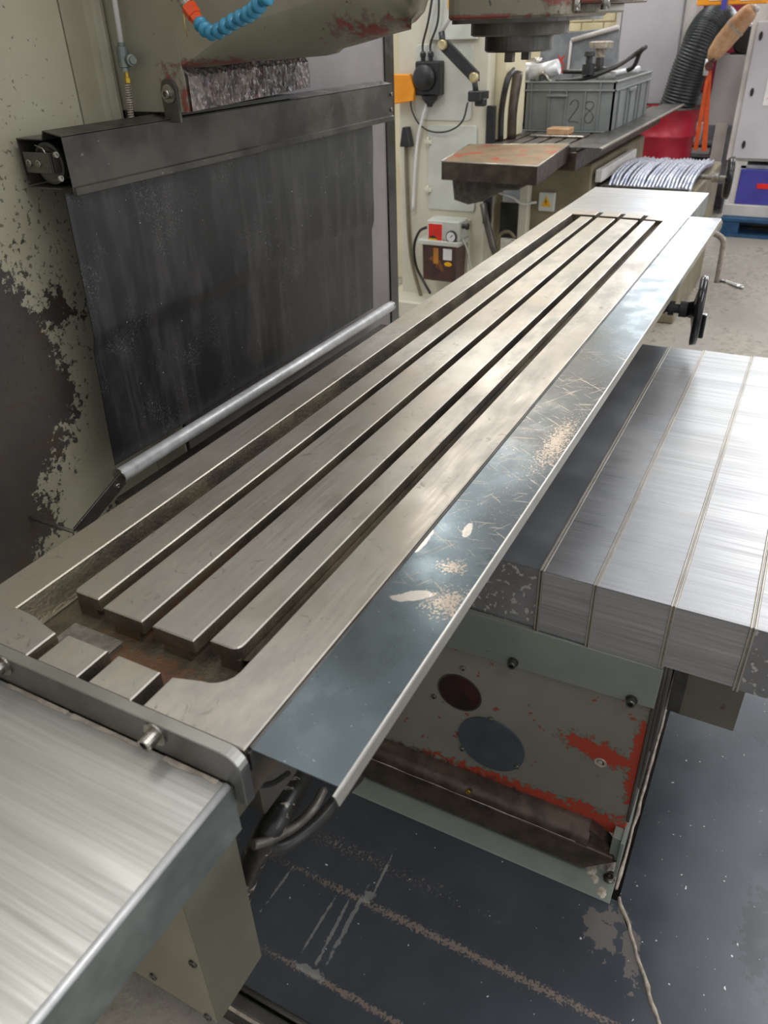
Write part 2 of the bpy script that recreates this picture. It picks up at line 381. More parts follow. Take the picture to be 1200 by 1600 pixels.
def mat_rough_cast():
    t = NT('pitted_casting')
    v = t.n.new('ShaderNodeTexVoronoi'); mp = t.n.new('ShaderNodeMapping'); mp.inputs['Scale'].default_value = (1, 1, 0.45)
    t.link(t.pos, mp.inputs[0]); t.link(mp.outputs[0], v.inputs['Vector']); v.inputs['Scale'].default_value = 150
    n = t.noise(70, (1, 1, 0.5), 5, 0.7)
    a = t.noise(10, (1, 1, 1.5), 5, 0.65)
    col = t.mix(t.ramp(a, 0.35, 0.6), srgb('#635f5d'), srgb('#8f827b'))
    col = t.mix(t.math('MULTIPLY', t.ramp(t.noise(22, detail=4, off=(1, 5, 2)), 0.57, 0.64), 0.6), col, srgb('#74474a'))
    col = t.mix(t.math('MULTIPLY', t.ramp(n, 0.45, 0.6), 0.7), col, srgb('#3d3c42'))
    t.bump(t.math('ADD', v.outputs['Distance'], n), 0.9, 0.004)
    return t.done(col, 0.35, 0.3)

def mat_head():
    t = NT('olive_head_paint')
    a = t.noise(4); f = t.noise(50, detail=5, rough=0.7)
    col = t.mix(t.ramp(a, 0.3, 0.7), srgb('#95917f'), srgb('#827d6b'))
    red = t.maxs([t.math('MULTIPLY', t.blob((1.36, 1.0899, 1.6479), (0.1, 0.10, 0.008), 0.0), 0.8), t.math('MULTIPLY', t.blob((1.42, 0.7554, 1.6959), (0.1, 0.05, 0.02)), 0.45), t.math('MULTIPLY', t.blob((1.35, 1.1865, 1.6218), (0.1, 0.02, 0.02)), 0.6), t.blob((1.35, 1.1603, 1.5769), (0.1, 0.008, 0.03)),
                  t.math('MULTIPLY', t.blob((1.51, 0.62, 1.708), (0.2, 0.14, 0.004)), 0.9), t.math('MULTIPLY', t.blob((1.55, 0.42, 1.73), (0.2, 0.08, 0.01)), 0.7)])
    nn = t.lin(f, 0.3, 0.7, -0.75, 0.55)
    m = t.math('MULTIPLY', t.ramp(t.math('ADD', red, nn), 0.05, 0.16), 0.8); m2 = t.ramp(t.math('ADD', red, nn), -0.25, -0.1)
    col = t.mix(t.math('MULTIPLY', m2, 0.6), col, srgb('#6d5f58')); col = t.mix(m, col, srgb('#8c4038'))
    chips = t.ramp(t.noise(75, detail=2, off=(4, 2, 8)), 0.72, 0.74)
    col = t.mix(t.math('MULTIPLY', chips, 0.8), col, srgb('#4a463e'))
    t.bump(t.noise(35, detail=4), 0.08, 0.002)
    return t.done(col, 0.4, 0.1)

MT = mat_table(); MG = mat_gutter(); GUARD = mat_guard(); WORN = mat_worn_panel(); CAST = mat_casting(); PAN = mat_pan()
CURT = mat_curtain(); PIT = mat_rough_cast(); HEAD = mat_head()
TOPBRUSH = brushed('brushed_end_cover', '#cccbc7', '#b0afaa', 'y', 0.38, 0.7, 0.04, 0.35, '#bdb9a8', 150)
TOPSIDE = M('galvanised_side', '#8f9490', '#777d79', 14, 0.42, 0.6, 0.05, 60, rv=0.1)
SAD = brushed('brushed_saddle_cover', '#b9babd', '#9f9fa2', 'y', 0.33, 0.85, 0.04, 0.4, '#b5b2ab', 170)
SADTOP0 = M('smooth_saddle_sheet', '#a4a7ad', '#8f9299', 3, 0.34, 0.85, 0, rv=0.05)  # darker blue-grey: reflection of the splash strip put into the colour
EDGE = M('worn_bright_edge', '#bbb5a9', '#a59f94', 8, 0.35, 0.8, rv=0.04)
SMEAR = M('smeared_front_sheet', '#96969a', '#828284', 9, 0.36, 0.7, 0, spots='#c6c6c2', sscale=75, sth=0.58)
LIP = M('worn_lip_steel', '#a9a7a1', '#95938e', 7, 0.32, 0.8, 0, rv=0.04)
DSTEEL = M('dark_steel', '#6b6966', '#55534f', 12, 0.38, 0.8, 0.05)
BARM = M('blued_bar_steel', '#7c7b79', '#686663', 12, 0.33, 0.8, 0.04)
BRIGHT = M('bright_steel', '#c8c6c1', '#a6a39c', 20, 0.25, 1.0)
SCREW = M('zinc_screw', '#b4b0a8', '#8a857c', 60, 0.3, 1.0)
BLACKM = M('black_painted_steel', '#33312e', '#56524c', 7, 0.32, 0.35, 0.05, 40, spots='#7d776d', sscale=90, sth=0.68)
BLK = M('black_plastic', '#1f1f20', '#2a2a2b', 20, 0.4)
BLKG = M('black_gloss', '#111112', '#1c1c1d', 20, 0.18)
OLIVE = M('olive_paint', '#9a9681', '#8b8671', 4, 0.42, 0.05, 0.03)
OLIVED = M('olive_paint_dark', '#716e5e', '#625f50', 6, 0.4, 0.1, 0.05, spots='#5a4a3e', sscale=18, sth=0.7)
GREYP = M('warm_grey_sheet', '#8b8485', '#7f7979', 5, 0.4, 0.2, 0.02)
GREYG = M('grey_green_plate', '#868b82', '#7b8078', 5, 0.35, 0.2)
DISC = M('slate_disc', '#555b60', '#4a4f54', 10, 0.4, 0.3)
FLANGE = M('dark_brown_oily_iron', '#5f5046', '#463a33', 22, 0.33, 0.5, 0.1, spots='#a58e70', sscale=120, sth=0.73)
ALU = M('aluminium_tube', '#dcdcdc', '#c5c5c6', 30, 0.38, 0.4)
SEAL = M('pale_sealant', '#b5a99a', '#8f8478', 60, 0.7, 0, 0.4, 80)
HOSEP = M('flaking_painted_hose', '#1f1e1d', '#2a2826', 30, 0.35, 0, 0.05, spots='#a89c8c', sscale=38, sth=0.58)
BLUEH = M('blue_hose_plastic', '#3f8fb0', '#347e9e', 20, 0.3)
ORANGE = M('orange_plastic', '#e8592a', '#d94c1f', 20, 0.35)
KNOB = M('pale_brass', '#c9bc94', '#a6986c', 20, 0.35, 0.4)
YEL = M('yellow_brass', '#c9a63c', '#a88a34', 20, 0.35, 0.7)
HOSE = M('black_rubber_hose', '#242322', '#33302d', 30, 0.38, 0, 0.05)
CREAM = M('cream_machine_paint', '#d8d3c0', '#cbc6b2', 2.5, 0.45, 0, 0.02, spots='#9c8a6a', sscale=14, sth=0.74)
CREAMD = M('cream_plate_paint', '#cfd0c6', '#c2c3b8', 4, 0.42, spots='#98886a', sscale=20, sth=0.76)
CREAMW = M('cream_wall_paint', '#e0d6b8', '#d3c8a8', 3, 0.6, 0, 0.1)
BRICKM = M('cream_painted_brick', '#dfd3ae', '#cbbd95', 6, 0.7, 0, 0.4, 60)
RUSTY = M('rusty_block_top', '#7d7058', '#96795c', 9, 0.5, 0.3, 0.2, 50, spots='#a4543a', sscale=9, sth=0.56)
RUSTD = M('dark_oily_block_side', '#3d342c', '#554a3f', 14, 0.4, 0.4, 0.15)
DARKC = M('dark_casting_rough', '#3b3833', '#55504a', 30, 0.45, 0.3, 0.8, 90)
CRATE = M('grey_plastic_crate', '#7f8382', '#747877', 6, 0.45)
LGREY = M('light_grey_cabinet', '#c3c0c4', '#b8b5ba', 2, 0.4)
LGREYF = M('pale_grey_frame', '#cbc7c3', '#b7b2ad', 5, 0.45)
REDD = M('red_drum_paint', '#b3263a', '#9d1f31', 4, 0.35, 0.1)
REDC = M('dark_red_panel', '#8c1f38', '#7a1a30', 4, 0.4)
DUCT = M('black_duct_plastic', '#2c3234', '#22272a', 12, 0.28, 0.0)
BUFF = M('buff_wrap_foam', '#c29c78', '#b08862', 30, 0.5, 0, 0.3, 60)
ORG = M('orange_strap', '#d0541f', '#b94718', 20, 0.5)
ORG2 = M('orange_yellow_paint', '#f09a1c', '#e18c12', 8, 0.4)
VIO = M('violet_blue_paint', '#45449a', '#3c3b8a', 6, 0.4)
BLUEW = M('blue_pallet_paint', '#1f4d73', '#183c5c', 14, 0.6, 0, 0.3)
WHITE = M('white_paper', '#e6e4e2', '#dcdad8', 10, 0.6)
REDL = M('red_label', '#e0281c', '#d02418', 10, 0.4)
YELL = M('yellow_label', '#f2b70f', '#e8ab0a', 10, 0.4)
AMBER = M('dark_oil_tank', '#3b2520', '#52302a', 8, 0.15, 0, spots='#7a4a28', sscale=8, sth=0.64)
OILY = M('amber_oil', '#b87a2c', '#a0662a', 8, 0.2)
SILV = M('bright_bellows_plate', '#e4e8f2', '#c4cade', 20, 0.3, 0.6)
TAN = M('beige_machine_casting', '#8a8068', '#776d57', 5, 0.45, 0.1, 0.05)
SHELFG = M('shelf_grey', '#8c9096', '#6d7178', 6, 0.5)
CASTW = M('dull_iron', '#6f6a62', '#5b564f', 12, 0.45, 0.6, 0.1)
MESHM = M('wire_mesh', '#b5b0a6', '#99948a', 80, 0.4, 0.6)

def mat_floor():
    t = NT('workshop_concrete')
    a = t.noise(1.2, detail=5); b_ = t.noise(18, detail=6, rough=0.7); c = t.noise(70, detail=3)
    col = t.mix(t.ramp(a, 0.35, 0.65), srgb('#98928a'), srgb('#aba498'))
    col = t.mix(t.math('MULTIPLY', t.ramp(b_, 0.45, 0.7), 0.4), col, srgb('#6f6a60'))
    wet = t.ramp(t.math('ADD', a, t.lin(b_, 0.3, 0.7, -0.15, 0.15)), 0.45, 0.6)
    t.bump(t.math('ADD', b_, t.math('MULTIPLY', c, 0.5)), 0.5, 0.006)
    return t.done(col, t.lin(wet, 0, 1, 0.5, 0.16), 0.0)
FLOOR = mat_floor()

# ================================================================= ROOM
bm = NB(); box(bm, -3, 13, -7, 6, -0.1, 0); struct('floor', bm, FLOOR)
bm = NB(); box(bm, 12.9, 13.1, -7, 6, 0, 2.0); wf = struct('wall_far', bm, CREAMW)
bm = NB(); box(bm, 12.9, 13.1, -7, 6, 4.8, 5.6); struct('trim_1', bm, CREAMW)
# brick wall close behind the second machine, bricks laid one by one where they show
bm = NB(); box(bm, 9.02, 9.2, 1.9, 6, 0, 4.8); wb = struct('wall_back', bm, CREAMW)
me0 = None
for r in range(9):
    z0 = 1.36 + r * 0.078
    for k in range(12):
        y1 = 3.9 - k * 0.222 - (0.111 if r % 2 else 0)
        if y1 - 0.212 < 1.9: continue
        if me0 is None:
            bm = NB(); box(bm, -0.02, 0.0, -0.212, 0, 0, 0.068, 0.004); o = obj('brick', bm, BRICKM, wb); me0 = o.data
        else:
            o = bpy.data.objects.new('brick', me0); COL.objects.link(o); o.parent = wb
        o.location = (9.02 - random.random() * 0.004, y1, z0)

# ================================================================= MILLING TABLE
T = 1.10
tb = thing('milling_table', 'long worn cast iron T-slotted machine table running away from the viewer', 'machine table', (1.69, 0.6, 1.02))
X0, X1 = 0.380, 2.990; YR, YL = 0.376, 0.829
SL = (0.6775, 0.597, 0.5175); sw = 0.0085
def arc(cx, cy, r, a0, a1, n=6):
    return [(cx + r * math.cos(math.radians(a0 + (a1 - a0) * i / n)), cy + r * math.sin(math.radians(a0 + (a1 - a0) * i / n))) for i in range(n + 1)]
PX0, PX1 = 0.428, 2.915; PYL, PYR = 0.768, 0.446
bm = NB()   # base slab under the gutters
box(bm, X0, X1, YR, YL, 1.025, 1.062, 0.002, mi=1)
left = [(X0, YL), (X0, SL[0] + sw), (PX0, SL[0] + sw)] + arc(PX0 + 0.03, PYL - 0.03, 0.03, 180, 90)[1:] + [(PX1, PYL), (PX1 + 0.006, SL[0] + sw + 0.008), (PX1 + 0.006, SL[0] + sw), (X1, SL[0] + sw), (X1, YL)]
left[2] = (PX0 - 0.004, SL[0] + sw); left[3:3+6] = [(PX0 + 0.001, 0.712), (0.435, 0.735), (0.437, PYL)]
prism(bm, left, 1.06, T, 'z', mi=0, side=1, topb=0.0016)
right = [(X0, YR), (X1, YR), (X1, SL[2] - sw), (PX1, SL[2] - sw), (PX1 - 0.01, PYR)] + [(PX0 + 0.05, PYR)] + arc(PX0 + 0.04, PYR + 0.03, 0.03, 270, 180, 5) + [(PX0, SL[2] - sw), (X0, SL[2] - sw)]
prism(bm, right, 1.06, T, 'z', mi=0, side=1, topb=0.0016)
for a, b_ in ((SL[0] - sw, SL[1] + sw), (SL[1] - sw, SL[2] + sw)):
    prism(bm, [(PX1 + 0.002, b_), (X1, b_), (X1, a), (PX1 + 0.002, a)], 1.06, T, 'z', mi=0, side=1, topb=0.0016)
# sloping gutter flanks
def wedge(y_top, y_bot, x0=PX0 + 0.03, x1=PX1, dp=0.030):
    n = 5
    pts = []
    for i in range(n + 1):
        u = i / n; pts.append((y_top + (y_bot - y_top) * u, 1.097 - dp * (1 - (1 - u) ** 2)))
    for i in range(n):
        f = bm.faces.new([bm.verts.new(p) for p in ((x0, pts[i][0], pts[i][1]), (x1, pts[i][0], pts[i][1]), (x1, pts[i+1][0], pts[i+1][1]), (x0, pts[i+1][0], pts[i+1][1]))])
        f.material_index = 1; f.smooth = True
wedge(PYR - 0.001, PYR + 0.021, PX0 + 0.07, PX1, 0.015); wedge(PYL, PYL - 0.013, 0.437, PX1, 0.033)
obj('table_body', bm, [MT, MG], tb)
# T-section bars between the slots
bars = [(0.729, SL[0] + sw), (SL[0] - sw, SL[1] + sw), (SL[1] - sw, SL[2] + sw), (SL[2] - sw, 0.468)]
for k, (ya, yb) in enumerate(bars):
    bm = NB(); ov = 0.010
    xa = (0.493, 0.484, 0.484, 0.494)[k]
    if k == 3:
        top = [(xa, ya), (2.885, ya), (2.885, yb)] + [(xa + 0.014, yb)] + arc(xa + 0.012, yb + 0.012, 0.012, 270, 180, 4)[1:]
    elif k == 0:
        top = [(xa, ya - 0.004), (xa + 0.004, ya), (2.885, ya), (2.885, yb), (xa, yb)]
    else:
        top = [(xa, ya), (2.885, ya), (2.885, yb), (xa, yb)]
    prism(bm, top, 1.080, T, 'z', mi=0, side=1, topb=0.0016)
    y0, y1 = min(ya, yb), max(ya, yb)
    box(bm, xa + 0.001, 2.884, y0 + (ov if k < 3 else 0.001), y1 - (ov if k > 0 else 0.001), 1.058, 1.082, mi=1)
    obj('slot_bar', bm, [MT, MG], tb)
for k in range(2):   # short islands between the slots at the near end
    ya, yb = ((SL[0] - sw, SL[1] + sw), (SL[1] - sw, SL[2] + sw))[k]
    bm = NB(); prism(bm, [(X0, ya), (PX0, ya), (PX0, yb), (X0, yb)], 1.06, T, 'z', mi=0, side=1, topb=0.0015)
    obj('end_block', bm, [MT, MG], tb)
# drain screen: real wires
bm = NB(); xs0, xs1, ys0, ys1, zz = 0.434, 0.470, 0.632, 0.712, 1.068
for i in range(14): 
    x = xs0 + (xs1 - xs0) * i / 13; box(bm, x - 0.0004, x + 0.0004, ys0, ys1, zz, zz + 0.0008)
for i in range(30):
    y = ys0 + (ys1 - ys0) * i / 29; box(bm, xs0, xs1, y - 0.0004, y + 0.0004, zz + 0.0004, zz + 0.0012)
box(bm, xs0, xs1, ys0, ys1, 1.0615, 1.0625, mi=1)
o = obj('drain_screen', bm, [MESHM, CASTW], tb, 'fine wire drain screen at the near end of the gutter')

# end stop bar with two capscrews
bar = thing('end_bar', 'flat dark steel bar with rounded end screwed across the near end of the table', 'steel bar', (0.37, 0.62, 1.05))
bm = NB()
pts = [(0.362 + 0.014, 1.052), (0.40, 1.104)]
prof = [(1.02, 1.104), (1.02, 1.060), (0.383, 1.060), (0.383, 1.035), (0.370, 1.035)] + [(p[0], p[1]) for p in arc(0.392, 1.082, 0.022, 180, 90, 6)]
prism(bm, prof, 0.364, 0.3785, 'x', b=0.001)
for f in bm.faces:
    f.normal_update(); f.material_index = 1 if f.normal.z > 0.3 else 0
obj('bar', bm, [BARM, LIP], bar)
for q in ((0.364, 0.4785, 1.0891), (0.364, 0.7074, 1.0909)):
    bm = NB(); bolt_head(bm, q, (-1, 0, 0), 0.0085, 0.016, 0.0145); obj('capscrew', bm, SCREW, bar)

# near end cover
ec = thing('table_end_cover', 'large brushed steel sheet cover box at the near end, bottom left of the photo', 'sheet cover', (0.1, 0.62, 1.0))
bm = NB(); ytop = 0.386
prism(bm, [(-0.6, 1.06), (0.362, 1.06), (0.362, 1.056), (-0.6, 1.056)], ytop + 0.004, 1.05, 'y')
obj('top_sheet', bm, TOPBRUSH, ec)
bm = NB(); tube(bm, [(-0.6, ytop + 0.004, 1.058), (0.362, ytop + 0.004, 1.058)], 0.0045, 12); obj('rolled_edge', bm, ALU, ec)
bm = NB(); box(bm, -0.6, 0.366, ytop, ytop + 0.002, 0.988, 1.057, 0.0005); box(bm, -0.6, 0.366, ytop, ytop + 0.02, 0.986, 0.988); obj('side_sheet', bm, TOPSIDE, ec)
bm = NB(); box(bm, 0.360, 0.362, ytop + 0.002, 1.05, 0.99, 1.0565); obj('end_sheet', bm, TOPSIDE, ec)
for k in range(3):
    bm = NB(); q = [(0.362, 0.5545, 1.1085), (0.362, 0.6612, 1.11), (0.362, 0.4206, 1.0883)][k]
    grid(bm, (0.3625, q[1] + 0.05, 1.0605), (0.3625, max(q[1] - 0.05, 0.40), 1.0605), (0.357, max(q[1] - 0.05, 0.40), 1.0606), (0.356, q[1] + 0.05, 1.0606), 14, 2, lambda p, u, v: p + Vector((-0.003 * noise.noise(p * 60) * v, 0, 0)))
    obj('sealant_line', bm, SEAL, ec)

# hanging box under the near end
lb = thing('drive_housing', 'olive painted sheet housing hanging under the near end of the table', 'machine housing', (0.36, 0.52, 0.62))
bm = NB(); box(bm, 0.309, 0.405, 0.440, 0.442, 0.618, 1.0, 0.0006); obj('front_panel', bm, OLIVED, lb)
bm = NB(); prism(bm, [(0.442, 0.99), (0.442, 0.618), (0.72, 0.618), (0.72, 0.99)], 0.309, 0.405, 'x', b=0.001); obj('body', bm, OLIVE, lb)
for q in ((0.309, 0.4531, 0.7559), (0.309, 0.4569, 0.6212), (0.309, 0.5441, 0.643)):
    bm = NB(); bolt_head(bm, q, (-1, 0, 0), 0.006, 0.003); obj('screw', bm, DSTEEL, lb)

# far end cover
fc = thing('far_end_cover', 'flat bright sheet cover beyond the far end of the slotted table', 'sheet cover', (3.25, 0.6, 1.0))
bm = NB(); box(bm, 2.992, 3.49, 0.376, 0.832, 1.092, 1.096, 0.001); obj('top_sheet', bm, SAD, fc)
bm = NB(); box(bm, 2.992, 3.49, 0.376, 0.379, 1.02, 1.092); box(bm, 3.487, 3.49, 0.379, 0.832, 1.02, 1.092); obj('side_sheet', bm, TOPSIDE, fc)

# front splash strip
gd = thing('splash_strip', 'long dark scratched sheet metal strip along the right edge of the table', 'metal strip', (1.69, 0.32, 1.08))
bm = NB(); gz = 1.0945
prism(bm, [(0.3755, gz), (0.3755, gz - 0.0015), (0.272, gz - 0.0015), (0.272, gz)], 0.388, 3.03, 'x')
obj('strip', bm, GUARD, gd)
bm = NB(); prism(bm, [(0.272, gz), (0.2700, gz - 0.0008), (0.2688, gz - 0.0025), (0.2650, gz - 0.0115), (0.2662, gz - 0.012), (0.2695, gz - 0.0035), (0.2705, gz - 0.002), (0.272, gz - 0.0015)], 0.3765, 3.03, 'x')
prism(bm, [(0.388, 0.272), (0.3765, 0.272), (0.3765, 0.2685), (0.388, 0.2685)], gz - 0.0012, gz - 0.0008, 'z')
obj('folded_lip', bm, LIP, gd)
bm = NB(); prism(bm, [(0.3755, gz), (0.3725, gz + 0.0), (0.374, gz + 0.0025), (0.3755, gz + 0.0025)], 0.388, 3.0, 'x'); obj('inner_fold', bm, DSTEEL, gd)
bm = NB(); box(bm, 0.383, 3.0, 0.372, 0.3755, 1.068, gz - 0.0015); obj('hanging_flange', bm, DSTEEL, gd)

# bits below the near right corner of the table
tr = thing('limit_switch_box', 'brown metal limit box under the near right corner of the table', 'box', (0.5, 0.45, 0.88))
bm = NB(); box(bm, 0.455, 0.53, 0.435, 0.50, 0.868, 1.02, 0.002); obj('box_body', bm, CASTW, tr)
bm = NB(); box(bm, 0.40, 0.455, 0.455, 0.49, 0.88, 1.02, 0.002); obj('side_plate', bm, OLIVED, tr)
bm = NB(); box(bm, 0.384, 0.44, 0.400, 0.43, 1.0, 1.0245, 0.001); obj('bracket', bm, TOPSIDE, tr)
bm = NB(); tube(bm, [(0.4309, 0.5, 0.6471), (0.4414, 0.47, 0.7459), (0.4482, 0.43, 0.8438), (0.5077, 0.44, 0.8323), (0.5774, 0.47, 0.782)], 0.017, 16, 5)
h1 = tag(obj('drain_hose', bm, HOSEP), 'thick black hose with flaked paint under the near table corner', 'hose')
bm = NB(); tube(bm, [(0.4196, 0.43, 0.8579), (0.4439, 0.42, 0.8453), (0.4804, 0.41, 0.8311), (0.5091, 0.4, 0.8385), (0.5474, 0.41, 0.823)], 0.0065, 10, 6)
tag(obj('steel_hose', bm, CASTW), 'thin braided steel hose curving beside the thick black hose', 'hose')
bm = NB(); tube(bm, [(0.4491, 0.45, 0.7986), (0.4801, 0.44, 0.7638), (0.5422, 0.43, 0.7399), (0.6263, 0.44, 0.6981), (0.7783, 0.5, 0.5372)], 0.010, 10, 6)
tag(obj('loop_hose', bm, HOSE), 'black hose looping down below the splash strip', 'hose')
bm = NB(); tube(bm, [(0.3964, 0.4, 1.0296), (0.4128, 0.4, 0.996), (0.4386, 0.4, 0.9686), (0.4806, 0.41, 0.9338)], 0.0035, 8, 6)
tag(obj('cable_loop', bm, BLKG), 'thin black cable looped under the table corner', 'cable')

# saddle below the table
sd = thing('saddle', 'dark iron saddle casting carrying the slotted table', 'machine casting', (1.7, 0.7, 0.72))
bm = NB(); box(bm, 1.2, 2.2, 0.45, 0.80, 0.70, 1.024, 0.004); obj('casting', bm, CASTW, sd)

# telescopic saddle covers
sc = thing('telescopic_cover', 'stepped brushed steel telescopic way cover right of the table', 'way cover', (1.7, 0.1, 0.70))
yb = [0.44, 0.275, 0.177, 0.047, -0.075, -0.22]
zbs = [0.6955, 0.7134, 0.7294, 0.7416, 0.7416]
for k in range(5):
    ya, y2 = yb[k], yb[k + 1]; e = 0.004 * k; zt = 0.868 + 0.002 * k; zb = zbs[k]
    xa, xb = 1.094 - e, 2.31 + e * 0.5
    bm = NB(); yo = ya + (0.001 if k else 0)
    box(bm, xa, xb, y2, yo, zt - 0.002, zt, 0.0006)
    seg = obj('cover_segment', bm, SADTOP0 if k == 0 else SAD, sc)
    bm = NB(); box(bm, xa, xa + 0.002, y2, yo, zb, zt - 0.002); obj('front_sheet', bm, SMEAR if k in (0, 4) else SAD, seg)
    bm = NB(); box(bm, xb - 0.002, xb, y2, yo, zb, zt - 0.002); obj('back_sheet', bm, SAD, seg)
    if k:    # folded double rib where this segment overlaps the one below
        for dy, ex in ((0.0, 0.0015), (0.006, 0.0005)):
            bm = NB(); yy = ya + dy
            box(bm, xa - ex, xb + ex, yy, yy + 0.004, zt - 0.004, zt + ex, 0.0008)
            box(bm, xa - ex, xa + 0.004, yy, yy + 0.004, zb - 0.004, zt - 0.002, 0.0008)
            obj('edge_rib', bm, EDGE, seg)
bm = NB(); box(bm, 1.25, 2.2, -0.20, 0.44, 0.735, 0.76); obj('inner_frame', bm, CASTW, sc)

# base casting
bc = thing('base_casting', 'grey green machine base casting with worn red primer and two round holes', 'machine base', (1.6, 0.4, 0.13))
bm = NB(); prism(bm, [(0.9, 0.25), (0.9, 0.69), (0.62, 0.69), (0.62, 0.73), (0.05, 0.73), (0.05, 0.25), (0.075, 0.24)], 1.09, 2.25, 'x', b=0.003)
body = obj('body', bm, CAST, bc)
bm = NB(); qa, qb = (1.083, 0.4059, 0.619), (1.083, 0.0492, 0.6338)
prism(bm, [(0.62, 0.73), (0.62, qa[2] + 0.0), (0.048, qb[2]), (0.046, 0.73)], 1.0835, 1.0895, 'x', b=0.0008)
pl = obj('upper_plate', bm, GREYG, bc)
for q in ((1.083, 0.3163, 0.6403), (1.083, 0.088, 0.6406)):
    bm = NB(); bolt_head(bm, q, (-1, 0, 0), 0.0085, 0.012, 0.011); obj('bolt', bm, DSTEEL, pl)
def ell(bm, c, ry, rz, x0, x1, n=36):
    pts = [(c[1] + ry * math.cos(2*math.pi*k/n), c[2] + rz * math.sin(2*math.pi*k/n)) for k in range(n)]
    prism(bm, pts, x0, x1, 'x')
c = (1.09, 0.4297, 0.4987); bm = NB(); ell(bm, c, 0.048, 0.048, 1.0888, 1.0895)
o = obj('round_opening', bm, M('dark_opening', '#1d0d0b', '#3a100c', 12, 0.5), bc, 'dark red open round hole')
bm = NB(); n = 36
for k in range(n):
    a0, a1 = 2*math.pi*k/n, 2*math.pi*(k+1)/n
    f = bm.faces.new([bm.verts.new((1.0885, c[1] + r*math.cos(a), c[2] + r*math.sin(a))) for r, a in ((0.047, a0), (0.047, a1), (0.0505, a1), (0.0505, a0))])
obj('hole_rim', bm, DSTEEL, bc)
c = (1.088, 0.3524, 0.3782); bm = NB(); ell(bm, c, 0.076, 0.076, 1.086, 1.0898); dc = obj('round_cover', bm, DISC, bc, 'slate grey round cover disc')
for q in ((1.086, 0.3568, 0.4558), (1.086, 0.2898, 0.3414), (1.086, 0.4178, 0.332)):
    bm = NB(); bolt_head(bm, q, (-1, 0, 0), 0.0055, 0.003); obj('screw', bm, SCREW, dc)
for q in ((1.089, 0.424, 0.5726), (1.089, 0.4888, 0.4614)):
    bm = NB(); bolt_head(bm, q, (-1, 0, 0), 0.006, 0.003); obj('screw', bm, SCREW, bc)
q = (1.089, 0.1229, 0.4404); bm = NB(); lathe(bm, (1.0895, q[1], q[2]), (-1, 0, 0), [(0, 0.013), (0.001, 0.012), (0.001, 0.008), (-0.0, 0.007)], 14); lathe(bm, (1.0895, q[1] + 0.001, q[2]), (-1, 0, 0), [(0, 0.006), (0.003, 0.005)], 7); obj('bare_hole', bm, SEAL, bc)
# bottom rail with rounded top edge and clipped corner
bm = NB()
ra, rb = 1.052, 1.092
grid(bm, (rb, 0.9, 0.262), (rb, 0.115, 0.262), (ra, 0.115, 0.222), (ra, 0.9, 0.222), 24, 6, lambda p, u, v: Vector((rb + (ra - rb) * math.sin(v * math.pi / 2), p.y, 0.262 - 0.045 * (1 - math.cos(v * math.pi / 2)))))
prism(bm, [(0.9, 0.2175), (0.115, 0.2175), (0.06, 0.215), (0.056, 0.20), (0.112, 0.142), (0.9, 0.142)], ra, rb, 'x', b=0.003)
prism(bm, [(0.117, 0.262), (0.085, 0.245), (0.062, 0.214), (0.117, 0.214)], ra + 0.012, rb, 'x')
obj('bottom_rail', bm, FLANGE, bc)
bm = NB(); tube(bm, [(1.0535, 0.9 - 0.04 * i, 0.2185 + 0.0006 * (i % 3)) for i in range(20)], lambda t: 0.0016 + 0.0022 * abs(noise.noise(Vector((t * 30, 1, 1)))), 6); obj('ridge_highlight', bm, SEAL, bc)  # pale tube standing in for the highlight along the rail's fold
q = (1.05, 0.3864, 0.242); bm = NB(); lathe(bm, (ra, q[1], q[2]), (-1, 0, 0), [(0, 0.006), (0.003, 0.0055), (0.003, 0.003), (0.001, 0.0025)], 14); obj('brass_plug', bm, YEL, bc)
bm = NB(); box(bm, 1.05, 1.20, 0.045, 0.052, 0.16, 0.275, 0.001); box(bm, 1.06, 1.09, 0.052, 0.07, 0.20, 0.272, 0.001); obj('corner_bracket', bm, GREYG, bc)
bm = NB()
for k in range(3): box(bm, 1.085 + 0.01 * k, 2.2, 0.046 - 0.006 * k, 0.052 - 0.006 * k, 0.30 + 0.1 * k, 0.73, 0.001)
obj('side_strip', bm, CASTW, bc)

# rectangular guard under the cover, right of the base
sb = thing('under_cover_box', 'plain olive grey sheet box under the right end of the telescopic cover', 'sheet box', (1.3, -0.04, 0.52))
bm = NB(); box(bm, 1.205, 1.5, -0.096, 0.012, 0.522, 0.722, 0.001); obj('box_body', bm, OLIVED, sb)
bm = NB(); box(bm, 1.203, 1.5, 0.005, 0.030, 0.525, 0.722, 0.001); obj('edge_strip', bm, DSTEEL, sb)

# chip trays
ta = thing('chip_tray', 'dark blue grey oily chip tray below the splash strip', 'chip tray', (0.8, 0.4, 0.0))
bm = NB(); PZ = 0.128
prism(bm, [(0.525, 1.15), (1.02, 1.15), (1.02, 0.03), (0.818, -0.092), (0.525, -0.27)], PZ - 0.004, PZ, 'z')
obj('tray_sheet', bm, PAN, ta)
bm = NB(); box(bm, 1.005, 1.075, 0.045, 1.15, PZ, PZ + 0.004, 0.001); obj('edge_strip', bm, GREYG, ta)
bm = NB(); q = (1.0597, 0.0587, 0.132); lathe(bm, q, (0, 0, 1), [(0, 0.013), (0.0025, 0.013), (0.003, 0.0085), (0.01, 0.008), (0.01, 0.004), (0.005, 0.004)], 16); obj('bolt', bm, SCREW, ta)
bm = NB(); tube(bm, [(0.521, 1.15, PZ + 0.002), (0.521, -0.27, PZ + 0.002)], 0.006, 10); box(bm, 0.49, 0.515, -0.27, 1.15, PZ - 0.03, PZ - 0.012, 0.002); box(bm, 0.5, 0.54, -0.27, 1.15, 0, PZ - 0.03); obj('front_channel', bm, DSTEEL, ta)
